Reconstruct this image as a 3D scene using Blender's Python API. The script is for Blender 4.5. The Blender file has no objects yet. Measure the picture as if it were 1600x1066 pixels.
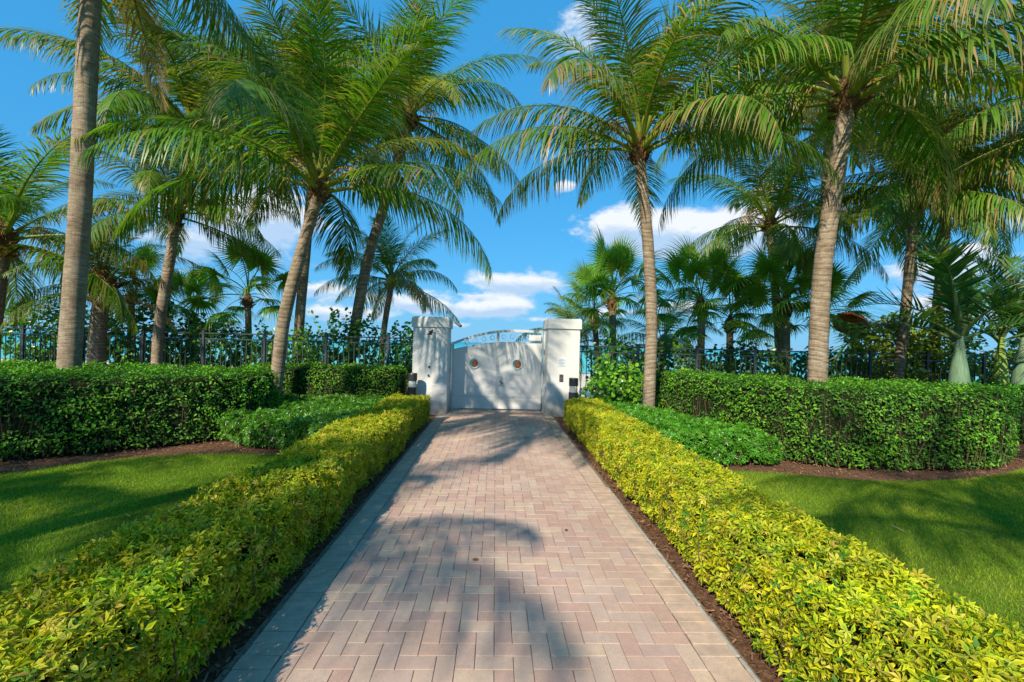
import bpy, math, random
import numpy as np
from math import sin, cos, pi, radians, atan, atan2, sqrt
from mathutils import Vector, Matrix, noise as mnoise

random.seed(7)
rng = np.random.default_rng(7)
S = bpy.context.scene
COL = S.collection

# ------------------------------------------------------------------ camera, sky, sun, exposure
ROLL = radians(1.5)
cam_d = bpy.data.cameras.new('camera')
cam = bpy.data.objects.new('camera', cam_d)
COL.objects.link(cam)
cam_d.sensor_width = 36
cam_d.lens = 16.0
cam_d.clip_start = 0.05
cam_d.clip_end = 20000
cam_d.shift_y = 3.5 / 1600
cam.location = (0, 0, 1.65)
cam.rotation_euler = (Matrix.Rotation(radians(90), 4, 'X') @ Matrix.Rotation(ROLL, 4, 'Z')).to_euler()
S.camera = cam

SUN_EL = radians(36)
SUN_AZ = atan2(0.62, 1.24)              # direction the light travels, from +Y towards +X
ldir = Vector((sin(SUN_AZ) * cos(SUN_EL), cos(SUN_AZ) * cos(SUN_EL), -sin(SUN_EL)))
sun_d = bpy.data.lights.new('sun', 'SUN')
sun_d.energy = 5.0
sun_d.angle = radians(0.55)
sun_d.color = (1.0, 0.87, 0.68)
sun = bpy.data.objects.new('sun', sun_d)
COL.objects.link(sun)
sun.location = (-20, -30, 40)
sun.rotation_euler = ldir.to_track_quat('-Z', 'Y').to_euler()

S.view_settings.view_transform = 'Standard'
S.view_settings.look = 'None'
S.view_settings.gamma = 1
S.view_settings.use_curve_mapping = False
S.view_settings.exposure = 0.52
S.cycles.max_bounces = 8
S.cycles.transparent_max_bounces = 8
S.cycles.diffuse_bounces = 4
S.cycles.glossy_bounces = 3
S.cycles.transmission_bounces = 6
S.cycles.caustics_reflective = False
S.cycles.caustics_refractive = False


class NT:
    """small node-tree helper"""
    def __init__(s, tree):
        s.t = tree
        tree.nodes.clear()

    def n(s, typ, **kw):
        nd = s.t.nodes.new(typ)
        for k, v in kw.items():
            if k.startswith('i_'):
                key = k[2:]
                key = int(key) if key.isdigit() else key.replace('_', ' ')
                s.set(nd.inputs[key], v)
            else:
                setattr(nd, k, v)
        return nd

    def set(s, sock, v):
        if isinstance(v, bpy.types.NodeSocket):
            s.t.links.new(v, sock)
        elif isinstance(v, bpy.types.Node):
            s.t.links.new(v.outputs[0], sock)
        else:
            sock.default_value = v

    def m(s, op, a, b=0.0, c=0.0, clamp=False):
        nd = s.t.nodes.new('ShaderNodeMath')
        nd.operation = op
        nd.use_clamp = clamp
        s.set(nd.inputs[0], a)
        s.set(nd.inputs[1], b)
        s.set(nd.inputs[2], c)
        return nd.outputs[0]

    def mix(s, f, a, b, blend='MIX'):
        nd = s.t.nodes.new('ShaderNodeMix')
        nd.data_type = 'RGBA'
        nd.blend_type = blend
        s.set(nd.inputs[0], f)
        s.set(nd.inputs[6], a)
        s.set(nd.inputs[7], b)
        return nd.outputs[2]

    def ramp(s, f, stops, interp='LINEAR'):
        nd = s.t.nodes.new('ShaderNodeValToRGB')
        nd.color_ramp.interpolation = interp
        el = nd.color_ramp.elements
        while len(el) < len(stops):
            el.new(0.5)
        for e, (p, c) in zip(el, stops):
            e.position = p
            e.color = (c, c, c, 1) if isinstance(c, (int, float)) else (*c, 1)
        s.set(nd.inputs[0], f)
        return nd.outputs[0]

    def noise(s, vec=None, scale=5, detail=3, rough=0.5, dist=0.0, typ=None):
        nd = s.t.nodes.new('ShaderNodeTexNoise')
        nd.inputs['Scale'].default_value = scale
        nd.inputs['Detail'].default_value = detail
        nd.inputs['Roughness'].default_value = rough
        nd.inputs['Distortion'].default_value = dist
        if vec is not None:
            s.set(nd.inputs['Vector'], vec)
        return nd.outputs[0]


# world ------------------------------------------------------------
W = bpy.data.worlds.new('World')
S.world = W
W.use_nodes = True
w = NT(W.node_tree)
sky = w.n('ShaderNodeTexSky')
sky.sky_type = 'NISHITA'
sky.sun_disc = False
sky.sun_elevation = SUN_EL
sky.sun_rotation = SUN_AZ + pi
sky.air_density = 1.0
sky.dust_density = 0.2
sky.ozone_density = 3.0
tc = w.n('ShaderNodeTexCoord')
dirv = tc.outputs['Generated']
sep = w.n('ShaderNodeSeparateXYZ', i_0=dirv)
X_, Y_, Z_ = sep.outputs
az = w.m('ARCTAN2', X_, Y_)
el = w.m('ARCSINE', Z_)
mp = w.n('ShaderNodeMapping', vector_type='POINT')
w.set(mp.inputs[0], dirv)
mp.inputs['Scale'].default_value = (1, 1, 2.2)
n1 = w.noise(mp.outputs[0], 11, 9, 0.62, 0.3)
n2 = w.noise(mp.outputs[0], 34, 5, 0.6)
nn = w.m('ADD', w.m('MULTIPLY', n1, 0.75), w.m('MULTIPLY', n2, 0.25))


def uvdir(px, py):
    u = px - 800
    v = 536.5 - py
    u, v = u * cos(ROLL) - v * sin(ROLL), v * cos(ROLL) + u * sin(ROLL)
    return atan(u / 711), atan(v / sqrt(711 ** 2 + u * u))


# clouds seen in the photograph: x, y, half width, half height (photo pixels), weight
CL = [(385, 345, 75, 38, 1.1), (445, 330, 35, 22, 0.7), (812, 443, 50, 11, 1.1), (742, 484, 26, 9, 0.9), (797, 480, 22, 10, 1.2),
      (1065, 362, 110, 26, 1.15), (985, 350, 40, 20, 0.9), (1150, 370, 70, 22, 0.9), (1522, 395, 20, 11, 0.9), (1440, 425, 60, 18, 0.8),
      (905, 35, 46, 62, 0.72), (875, 294, 10, 10, 0.8), (893, 292, 11, 7, 0.8), (500, 453, 28, 8, 0.8), (520, 490, 30, 8, 0.8),
      (660, 478, 26, 5, 0.7), (742, 464, 22, 4, 0.6), (590, 492, 22, 5, 0.6), (950, 490, 24, 6, 0.6), (1080, 480, 30, 7, 0.6), (845, 500, 16, 3, 0.6), (715, 508, 14, 3, 0.6), (1490, 480, 60, 12, 0.7), (70, 97, 14, 8, 0.6), (620, 470, 50, 12, 0.6), (300, 380, 60, 14, 0.5)]
dens = None
shade = None
for (px, py, hx, hy, wt) in CL:
    a0, e0 = uvdir(px, py)
    a1, _ = uvdir(px + hx, py)
    _, e1 = uvdir(px, py - hy)
    dx = w.m('DIVIDE', w.m('SUBTRACT', az, a0), abs(a1 - a0) * 1.25)
    dy = w.m('DIVIDE', w.m('SUBTRACT', el, e0), abs(e1 - e0) * 1.25)
    r2 = w.m('ADD', w.m('MULTIPLY', dx, dx), w.m('MULTIPLY', dy, dy))
    g = w.m('MULTIPLY', w.m('EXPONENT', w.m('MULTIPLY', r2, -0.7)), wt)
    sh = w.m('MULTIPLY', g, dy)
    dens = g if dens is None else w.m('ADD', dens, g)
    shade = sh if shade is None else w.m('ADD', shade, sh)
# small fair-weather clouds low all round the horizon
band = w.m('EXPONENT', w.m('MULTIPLY', w.m('POWER', w.m('DIVIDE', w.m('SUBTRACT', el, 0.08), 0.10), 2), -1.0))
base = w.m('MULTIPLY', band, 0.30)
tot = w.m('ADD', w.m('ADD', w.m('MINIMUM', dens, 1.1), base), w.m('MULTIPLY', w.m('SUBTRACT', nn, 0.5), 2.3))
cm = w.n('ShaderNodeMapRange', interpolation_type='SMOOTHSTEP', i_0=tot, i_1=0.40, i_2=0.95)
cmask = w.m('MULTIPLY', cm.outputs[0], 0.93)
lit = w.n('ShaderNodeMapRange', i_0=w.m('ADD', shade, w.m('MULTIPLY', w.m('SUBTRACT', n2, 0.5), 1.2)), i_1=-0.35, i_2=0.35)
ccol = w.mix(lit.outputs[0], (3.6, 4.9, 6.6, 1), (6.8, 7.0, 7.3, 1))
skyc = w.mix(1.0, sky.outputs[0], (0.30, 0.98, 1.22, 1), 'MULTIPLY')
skyc = w.mix(0.72, skyc, (0.42, 2.9, 6.1, 1))
# pale band close to the sea horizon
hz = w.m('EXPONENT', w.m('MULTIPLY', w.m('ABSOLUTE', el), -9.0))
skyc = w.mix(w.m('MULTIPLY', hz, 0.85), skyc, (2.0, 4.1, 6.2, 1))
skyf = w.mix(cmask, skyc, ccol)
bg = w.n('ShaderNodeBackground', i_0=skyf, i_1=0.10)
w.n('ShaderNodeOutputWorld', i_0=bg)


# ------------------------------------------------------------------ materials
def mat(name):
    m = bpy.data.materials.new(name)
    m.use_nodes = True
    return m, NT(m.node_tree)


def out(t, bsdf, disp=None):
    o = t.n('ShaderNodeOutputMaterial')
    t.set(o.inputs[0], bsdf)


def pbsdf(t, col, rough=0.5, spec=0.5, metal=0.0, normal=None):
    b = t.n('ShaderNodeBsdfPrincipled')
    t.set(b.inputs['Base Color'], col)
    t.set(b.inputs['Roughness'], rough)
    b.inputs['Specular IOR Level'].default_value = spec
    b.inputs['Metallic'].default_value = metal
    if normal is not None:
        t.set(b.inputs['Normal'], normal)
    return b


def bump(t, h, strength=0.3, dist=0.01, normal=None):
    b = t.n('ShaderNodeBump')
    b.inputs['Strength'].default_value = strength
    b.inputs['Distance'].default_value = dist
    t.set(b.inputs['Height'], h)
    if normal is not None:
        t.set(b.inputs['Normal'], normal)
    return b.outputs[0]


def leaf_mat(name, trans=0.35, rough=0.42, spec=0.4, tint=(1.5, 1.7, 0.7), vary=0.3):
    m, t = mat(name)
    a = t.n('ShaderNodeAttribute', attribute_name='col')
    oi = t.n('ShaderNodeObjectInfo')
    hs = t.n('ShaderNodeHueSaturation')
    t.set(hs.inputs['Color'], a.outputs[0])
    t.set(hs.inputs['Value'], t.m('ADD', t.m('MULTIPLY', oi.outputs['Random'], vary), 1.0 - vary / 2))
    t.set(hs.inputs['Hue'], t.m('ADD', t.m('MULTIPLY', oi.outputs['Random'], 0.02), 0.49))
    c = hs.outputs[0]
    b = pbsdf(t, c, rough, spec)
    tr = t.n('ShaderNodeBsdfTranslucent')
    t.set(tr.inputs[0], t.mix(1.0, c, (*tint, 1), 'MULTIPLY'))
    mx = t.n('ShaderNodeMixShader')
    mx.inputs[0].default_value = trans
    t.set(mx.inputs[1], b)
    t.set(mx.inputs[2], tr)
    out(t, mx)
    return m


M_frond = leaf_mat('palm_leaf', 0.38, 0.38, 0.4, (1.6, 1.7, 0.5))
M_hedge = leaf_mat('hedge_leaf', 0.3, 0.5, 0.28)
M_varie = leaf_mat('variegated_leaf', 0.34, 0.5, 0.22, (1.3, 1.25, 0.4))
M_grape = leaf_mat('broad_leaf', 0.28, 0.3, 0.5)
M_grass = leaf_mat('grass_blade', 0.35, 0.6, 0.15)


def simple(name, col, rough=0.5, nscale=8, namt=0.25, spec=0.5, metal=0.0, bs=0.15, bd=0.005, emit=None):
    m, t = mat(name)
    tcn = t.n('ShaderNodeTexCoord')
    n = t.noise(tcn.outputs['Object'], nscale, 5, 0.6)
    lo = tuple(c * (1 - namt) for c in col)
    hi = tuple(min(1, c * (1 + namt)) for c in col)
    c = t.ramp(n, [(0.3, lo), (0.7, hi)])
    b = pbsdf(t, c, rough, spec, metal, bump(t, t.noise(tcn.outputs['Object'], nscale * 9, 3, 0.6), bs, bd))
    out(t, b)
    return m


def trunk_mat():
    m, t = mat('palm_trunk_bark')
    tcn = t.n('ShaderNodeTexCoord')
    o = tcn.outputs['Object']
    a = t.n('ShaderNodeAttribute', attribute_name='col')
    n1 = t.noise(o, 3.2, 6, 0.65)
    mpn = t.n('ShaderNodeMapping')
    t.set(mpn.inputs[0], o)
    mpn.inputs['Scale'].default_value = (3, 3, 26)
    fine = t.noise(mpn.outputs[0], 2.2, 6, 0.7, 0.6)
    mpv = t.n('ShaderNodeMapping')
    t.set(mpv.inputs[0], o)
    mpv.inputs['Scale'].default_value = (60, 60, 4)
    vert = t.noise(mpv.outputs[0], 1.0, 3, 0.6)
    c = t.ramp(n1, [(0.30, (0.20, 0.155, 0.11)), (0.46, (0.36, 0.28, 0.19)), (0.70, (0.55, 0.46, 0.35))])
    c = t.mix(t.ramp(fine, [(0.35, 0.75), (0.62, 0.0)]), c, (0.10, 0.075, 0.05, 1))
    c = t.mix(t.ramp(vert, [(0.3, 0.35), (0.6, 0.0)]), c, (0.14, 0.10, 0.07, 1))
    c = t.mix(1.0, c, a.outputs[0], 'MULTIPLY')
    moss = t.noise(o, 9, 5, 0.7)
    c = t.mix(t.ramp(moss, [(0.60, 0.0), (0.72, 0.6)]), c, (0.42, 0.39, 0.33, 1))
    h = t.m('ADD', fine, t.m('MULTIPLY', vert, 0.4))
    out(t, pbsdf(t, c, 0.85, 0.2, 0, bump(t, h, 0.7, 0.02)))
    return m


M_trunk = trunk_mat()
M_fibre = simple('brown_fibre', (0.20, 0.11, 0.055), 0.9, 22, 0.6, 0.1, bs=0.9, bd=0.02)
M_white = simple('painted_stucco', (0.58, 0.59, 0.58), 0.75, 3, 0.05, 0.25, bs=0.35, bd=0.003)
def stucco():
    m, t = mat('painted_stucco_weathered')
    tcn = t.n('ShaderNodeTexCoord')
    o_ = tcn.outputs['Object']
    n_ = t.noise(o_, 3, 5, 0.6)
    c = t.ramp(n_, [(0.3, (0.60, 0.61, 0.60)), (0.7, (0.66, 0.665, 0.65))])
    mp_ = t.n('ShaderNodeMapping')
    t.set(mp_.inputs[0], o_)
    mp_.inputs['Scale'].default_value = (14, 14, 0.8)
    st_ = t.noise(mp_.outputs[0], 1.0, 5, 0.7)
    c = t.mix(t.ramp(st_, [(0.52, 0.0), (0.75, 0.10)]), c, (0.30, 0.29, 0.25, 1))
    sz = t.n('ShaderNodeSeparateXYZ', i_0=o_).outputs[2]
    low = t.n('ShaderNodeMapRange', i_0=t.m('ADD', sz, t.m('MULTIPLY', st_, -0.5)), i_1=-0.2, i_2=0.12, i_3=0.6, i_4=0.0)
    c = t.mix(low.outputs[0], c, (0.27, 0.24, 0.19, 1))
    out(t, pbsdf(t, c, 0.78, 0.25, 0, bump(t, t.noise(o_, 60, 4, 0.7), 0.2, 0.003)))
    return m


M_white = stucco()
M_gate = simple('gate_paint', (0.62, 0.63, 0.62), 0.45, 2.5, 0.06, 0.4, bs=0.05, bd=0.002)
M_rail = simple('gate_frame_paint', (0.50, 0.54, 0.55), 0.35, 6, 0.1, 0.5)
M_fence = simple('fence_paint', (0.035, 0.05, 0.06), 0.4, 10, 0.3, 0.5)
M_black = simple('black_metal', (0.025, 0.028, 0.032), 0.4, 10, 0.3, 0.5)
M_brown = simple('rust_glass', (0.26, 0.07, 0.02), 0.35, 30, 0.3, 0.5)
M_orange = simple('orange_canvas', (0.78, 0.22, 0.05), 0.85, 10, 0.15, 0.1)
M_conc = simple('kerb_concrete', (0.36, 0.34, 0.31), 0.9, 12, 0.25, 0.2, bs=0.5, bd=0.004)
def shaft_mat(name, c0, c1):
    m, t = mat(name)
    o_ = t.n('ShaderNodeTexCoord').outputs['Object']
    mp_ = t.n('ShaderNodeMapping')
    t.set(mp_.inputs[0], o_)
    mp_.inputs['Scale'].default_value = (22, 22, 1.6)
    st_ = t.noise(mp_.outputs[0], 1.0, 5, 0.65)
    c = t.ramp(st_, [(0.3, c0), (0.7, c1)])
    c = t.mix(t.ramp(t.noise(o_, 6, 6, 0.7), [(0.55, 0.0), (0.7, 0.55)]), c, (0.16, 0.13, 0.08, 1))
    out(t, pbsdf(t, c, 0.55, 0.35, 0, bump(t, st_, 0.5, 0.01)))
    return m


M_crown = shaft_mat('green_crownshaft', (0.085, 0.17, 0.09), (0.20, 0.32, 0.20))
M_crown2 = shaft_mat('lime_crownshaft', (0.16, 0.24, 0.03), (0.30, 0.40, 0.06))
M_bark = simple('pale_ringed_bark', (0.38, 0.28, 0.22), 0.85, 6, 0.35, 0.2, bs=0.6, bd=0.01)
M_twig = simple('twig_bark', (0.12, 0.08, 0.05), 0.85, 20, 0.4, 0.2, bs=0.5, bd=0.01)
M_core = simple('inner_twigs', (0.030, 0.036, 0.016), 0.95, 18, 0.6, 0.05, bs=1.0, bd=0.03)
M_sign = simple('pale_plate', (0.62, 0.66, 0.70), 0.5, 6, 0.05)
M_blue = simple('grey_blue_print', (0.22, 0.30, 0.42), 0.5, 6, 0.05)
M_plate = simple('dark_keypad', (0.06, 0.055, 0.05), 0.4, 20, 0.3)
M_steel = simple('steel', (0.45, 0.45, 0.44), 0.3, 10, 0.15, 0.5, 0.9)

m, t = mat('clear_acrylic')
b = pbsdf(t, (0.75, 0.8, 0.82, 1), 0.12, 0.5)
b.inputs['Transmission Weight'].default_value = 0.6
out(t, b)
M_clear = m
m, t = mat('porthole_glass')
b = pbsdf(t, (0.25, 0.62, 0.60, 1), 0.08, 0.6)
b.inputs['Transmission Weight'].default_value = 0.5
out(t, b)
M_glass = m


def paver_mat(name, src):
    m, t = mat(name)
    tcn = t.n('ShaderNodeTexCoord')
    geo = t.n('ShaderNodeNewGeometry')
    if src == 'obj':
        f = t.n('ShaderNodeObjectInfo').outputs['Random']
    else:
        a = t.n('ShaderNodeAttribute', attribute_name='col')
        f = t.n('ShaderNodeSeparateColor', i_0=a.outputs[0]).outputs[0]
    pos = geo.outputs['Position']
    c = t.ramp(f, [(0.0, (0.45, 0.31, 0.26)), (0.22, (0.50, 0.36, 0.285)), (0.40, (0.54, 0.41, 0.32)), (0.55, (0.43, 0.33, 0.29)),
                   (0.70, (0.58, 0.47, 0.34)), (0.82, (0.47, 0.38, 0.325)), (1.0, (0.56, 0.46, 0.35))])
    blot = t.noise(pos, 14, 4, 0.6)
    c = t.mix(t.ramp(blot, [(0.35, 0.30), (0.65, 0.0)]), c, (0.30, 0.22, 0.20, 1))
    big = t.noise(pos, 0.9, 4, 0.6)
    c = t.mix(t.ramp(big, [(0.38, 0.35), (0.62, 0.0)]), c, (0.26, 0.18, 0.14, 1))
    mid = t.noise(pos, 4.5, 6, 0.7)
    c = t.mix(t.ramp(mid, [(0.55, 0.0), (0.75, 0.4)]), c, (0.62, 0.50, 0.38, 1))
    c = t.mix(1.0, c, (1.13, 1.06, 1.05, 1), 'MULTIPLY')
    sp = t.noise(pos, 260, 2, 0.6)
    c = t.mix(t.ramp(sp, [(0.30, 0.55), (0.48, 0.0), (0.60, 0.0), (0.75, 0.35)]), c, t.ramp(sp, [(0.4, (0.10, 0.08, 0.075)), (0.6, (0.75, 0.66, 0.55))]))
    out(t, pbsdf(t, c, 0.82, 0.3, 0, bump(t, t.m('ADD', sp, t.m('MULTIPLY', blot, 0.6)), 0.45, 0.003)))
    return m


M_paver = paver_mat('paver_single', 'obj')
M_paver2 = paver_mat('paver_field', 'attr')


def border_mat(name, src):
    m, t = mat(name)
    geo = t.n('ShaderNodeNewGeometry')
    if src == 'obj':
        f = t.n('ShaderNodeObjectInfo').outputs['Random']
    else:
        a = t.n('ShaderNodeAttribute', attribute_name='col')
        f = t.n('ShaderNodeSeparateColor', i_0=a.outputs[0]).outputs[0]
    pos = geo.outputs['Position']
    c = t.ramp(f, [(0.0, (0.48, 0.385, 0.305)), (0.5, (0.56, 0.45, 0.35)), (1.0, (0.50, 0.38, 0.285))])
    c = t.mix(1.0, c, (1.08, 1.0, 0.97, 1), 'MULTIPLY')
    blot = t.noise(pos, 9, 5, 0.65)
    c = t.mix(t.ramp(blot, [(0.35, 0.6), (0.65, 0.0)]), c, (0.30, 0.24, 0.20, 1))
    sp = t.noise(pos, 260, 2, 0.6)
    c = t.mix(t.ramp(sp, [(0.30, 0.5), (0.48, 0.0)]), c, (0.12, 0.10, 0.09, 1))
    out(t, pbsdf(t, c, 0.85, 0.3, 0, bump(t, t.m('ADD', sp, blot), 0.45, 0.003)))
    return m


M_border = border_mat('border_paver_stone', 'obj')

m, t = mat('soil_mulch')
geo = t.n('ShaderNodeNewGeometry')
pos = geo.outputs['Position']
n1 = t.noise(pos, 35, 5, 0.75)
n2 = t.noise(pos, 2.0, 4, 0.6)
c = t.ramp(n1, [(0.30, (0.055, 0.028, 0.018)), (0.5, (0.16, 0.085, 0.05)), (0.68, (0.34, 0.20, 0.12))])
c = t.mix(t.ramp(n2, [(0.4, 0.0), (0.7, 0.4)]), c, (0.20, 0.12, 0.08, 1))
out(t, pbsdf(t, c, 0.95, 0.1, 0, bump(t, n1, 1.0, 0.03)))
M_mulch = m
m, t = mat('bark_chip')
a = t.n('ShaderNodeAttribute', attribute_name='col')
out(t, pbsdf(t, a.outputs[0], 0.9, 0.15))
M_chip = m
m, t = mat('lawn_turf')
geo = t.n('ShaderNodeNewGeometry')
pos = geo.outputs['Position']
n1 = t.noise(pos, 90, 4, 0.7)
n2 = t.noise(pos, 1.6, 4, 0.6)
c = t.ramp(n1, [(0.30, (0.055, 0.12, 0.008)), (0.5, (0.13, 0.23, 0.015)), (0.70, (0.23, 0.33, 0.03))])
c = t.mix(t.ramp(n2, [(0.42, 0.0), (0.70, 0.35)]), c, (0.17, 0.24, 0.04, 1))
out(t, pbsdf(t, c, 0.8, 0.15, 0, bump(t, n1, 0.9, 0.02)))
M_turf = m
m, t = mat('pale_sand')
geo = t.n('ShaderNodeNewGeometry')
n1 = t.noise(geo.outputs['Position'], 3, 6, 0.6)
out(t, pbsdf(t, t.ramp(n1, [(0.3, (0.50, 0.44, 0.34)), (0.7, (0.66, 0.60, 0.50))]), 0.95, 0.1, 0, bump(t, n1, 0.4, 0.05)))
M_sand = m
m, t = mat('sea_water')
geo = t.n('ShaderNodeNewGeometry')
pos = geo.outputs['Position']
sepn = t.n('ShaderNodeSeparateXYZ', i_0=pos)
mpn = t.n('ShaderNodeMapping')
t.set(mpn.inputs[0], pos)
mpn.inputs['Scale'].default_value = (0.25, 1, 1)
n1 = t.noise(mpn.outputs[0], 0.6, 6, 0.6)
dist = t.n('ShaderNodeMapRange', i_0=sepn.outputs[1], i_1=40.0, i_2=900.0)
c = t.ramp(dist.outputs[0], [(0.0, (0.10, 0.50, 0.47)), (0.25, (0.01, 0.36, 0.40)), (1.0, (0.0, 0.22, 0.34))])
out(t, pbsdf(t, c, 0.35, 0.25, 0, bump(t, n1, 0.5, 0.3)))
M_sea = m


# ------------------------------------------------------------------ mesh helpers
def link(name, me, parent=None, mats=()):
    o = bpy.data.objects.new(name, me)
    COL.objects.link(o)
    if parent is not None:
        o.parent = parent
    if me is not None:
        for mm in mats:
            if mm.name not in [x.name for x in me.materials if x]:
                me.materials.append(mm)
    return o


def np_mesh(name, verts, tris, cols=None, smooth=False):
    me = bpy.data.meshes.new(name)
    verts = np.asarray(verts, dtype=np.float32).reshape(-1, 3)
    tris = np.asarray(tris, dtype=np.int32)
    k = tris.shape[1]
    nf = len(tris)
    me.vertices.add(len(verts))
    me.vertices.foreach_set('co', verts.ravel())
    me.loops.add(nf * k)
    me.loops.foreach_set('vertex_index', tris.ravel())
    me.polygons.add(nf)
    me.polygons.foreach_set('loop_start', np.arange(0, nf * k, k, dtype=np.int32))
    me.polygons.foreach_set('loop_total', np.full(nf, k, dtype=np.int32))
    if smooth:
        me.polygons.foreach_set('use_smooth', np.ones(nf, dtype=bool))
    me.update(calc_edges=True)
    if cols is not None:
        a = me.color_attributes.new(name='col', type='FLOAT_COLOR', domain='POINT')
        cols = np.asarray(cols, dtype=np.float32).reshape(-1, 3)
        c4 = np.ones((len(cols), 4), dtype=np.float32)
        c4[:, :3] = cols
        a.data.foreach_set('color', c4.ravel())
    return me


class MB:
    """collects boxes, tubes and discs and links them as one mesh"""
    def __init__(s):
        s.v, s.f = [], []

    def add(s, vs, fs):
        o = len(s.v)
        s.v += [tuple(v) for v in vs]
        s.f += [tuple(i + o for i in f) for f in fs]
        return s

    def box(s, x0, y0, z0, x1, y1, z1, M=None, bev=0.0):
        c = Vector(((x0 + x1) / 2, (y0 + y1) / 2, (z0 + z1) / 2))
        h = Vector(((x1 - x0) / 2, (y1 - y0) / 2, (z1 - z0) / 2))
        if bev <= 0:
            vs = [c + Vector((sx * h.x, sy * h.y, sz * h.z)) for sz in (-1, 1) for sy in (-1, 1) for sx in (-1, 1)]
            fs = [(0, 2, 3, 1), (4, 5, 7, 6), (0, 1, 5, 4), (2, 6, 7, 3), (0, 4, 6, 2), (1, 3, 7, 5)]
        else:
            vs, idx = [], {}
            b = bev
            for sz in (-1, 1):
                for sy in (-1, 1):
                    for sx in (-1, 1):
                        for ax in range(3):
                            hh = [h.x - b, h.y - b, h.z - b]
                            hh[ax] = (h.x, h.y, h.z)[ax]
                            idx[(sx, sy, sz, ax)] = len(vs)
                            vs.append(c + Vector((sx * hh[0], sy * hh[1], sz * hh[2])))
            g = lambda a, b_, c_, d: idx[(a, b_, c_, d)]
            fs = []
            for sg in (-1, 1):
                q = [g(sg, -1, -1, 0), g(sg, 1, -1, 0), g(sg, 1, 1, 0), g(sg, -1, 1, 0)]
                fs.append(q if sg > 0 else q[::-1])
                q = [g(-1, sg, -1, 1), g(1, sg, -1, 1), g(1, sg, 1, 1), g(-1, sg, 1, 1)]
                fs.append(q[::-1] if sg > 0 else q)
                q = [g(-1, -1, sg, 2), g(1, -1, sg, 2), g(1, 1, sg, 2), g(-1, 1, sg, 2)]
                fs.append(q if sg > 0 else q[::-1])
            for a in (-1, 1):
                for b_ in (-1, 1):
                    fs.append([g(a, b_, -1, 0), g(a, b_, -1, 1), g(a, b_, 1, 1), g(a, b_, 1, 0)])
                    fs.append([g(a, -1, b_, 0), g(a, -1, b_, 2), g(a, 1, b_, 2), g(a, 1, b_, 0)])
                    fs.append([g(-1, a, b_, 1), g(-1, a, b_, 2), g(1, a, b_, 2), g(1, a, b_, 1)])
                    for c_ in (-1, 1):
                        fs.append([g(a, b_, c_, 0), g(a, b_, c_, 1), g(a, b_, c_, 2)])
        if M is not None:
            vs = [M @ v for v in vs]
        return s.add(vs, fs)

    def tube(s, pts, radii, seg=8, cap=True, M=None):
        pts = [Vector(p) for p in pts]
        if not hasattr(radii, '__len__'):
            radii = [radii] * len(pts)
        vs, fs = [], []
        up = Vector((0, 0, 1))
        prev = None
        for i, p in enumerate(pts):
            d = (pts[min(i + 1, len(pts) - 1)] - pts[max(i - 1, 0)]).normalized()
            a = prev if prev is not None else (Vector((1, 0, 0)) if abs(d.z) > 0.9 else up)
            x = (a - d * a.dot(d))
            if x.length < 1e-5:
                x = Vector((1, 0, 0)) - d * d.x
            x.normalize()
            prev = x
            y = d.cross(x)
            for k in range(seg):
                an = 2 * pi * k / seg
                vs.append(p + (x * cos(an) + y * sin(an)) * radii[i])
        for i in range(len(pts) - 1):
            for k in range(seg):
                k2 = (k + 1) % seg
                fs.append((i * seg + k, i * seg + k2, (i + 1) * seg + k2, (i + 1) * seg + k))
        if cap:
            fs.append(tuple(range(seg))[::-1])
            fs.append(tuple((len(pts) - 1) * seg + k for k in range(seg)))
        if M is not None:
            vs = [M @ v for v in vs]
        return s.add(vs, fs)

    def mesh(s, name, smooth=False):
        me = bpy.data.meshes.new(name)
        me.from_pydata(s.v, [], s.f)
        if smooth:
            for p in me.polygons:
                p.use_smooth = True
        me.update()
        return me

    def build(s, name, m_, parent=None, smooth=False):
        return link(name, s.mesh(name, smooth), parent, (m_,))


def tag(o, label=None, cat=None, group=None, kind=None):
    if label:
        o['label'] = label
    if cat:
        o['category'] = cat
    if group:
        o['group'] = group
    if kind:
        o['kind'] = kind
    return o


def empty(name, loc=(0, 0, 0), rz=0.0):
    o = bpy.data.objects.new(name, None)
    COL.objects.link(o)
    o.location = loc
    o.rotation_euler = (0, 0, rz)
    o.empty_display_size = 0.2
    return o


def child(name, me, parent, M=None):
    o = bpy.data.objects.new(name, me)
    COL.objects.link(o)
    o.parent = parent
    if M is not None:
        o.matrix_local = M
    return o


# the driveway runs a little left of the viewing direction: local frame of the drive
DA = radians(2.05)
DM = Matrix.Translation((0.035, 0, 0)) @ Matrix.Rotation(DA, 4, 'Z')


def D(x, y, z=0.0):
    return DM @ Vector((x, y, z))


# ------------------------------------------------------------------ ground, lawn, beach, sea
def sheet(name, poly, z, m_, label=None):
    me = bpy.data.meshes.new(name)
    me.from_pydata([(x, y, z) for x, y in poly], [], [tuple(range(len(poly)))])
    me.update()
    o = link(name, me, None, (m_,))
    tag(o, kind='structure')
    return o


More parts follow.
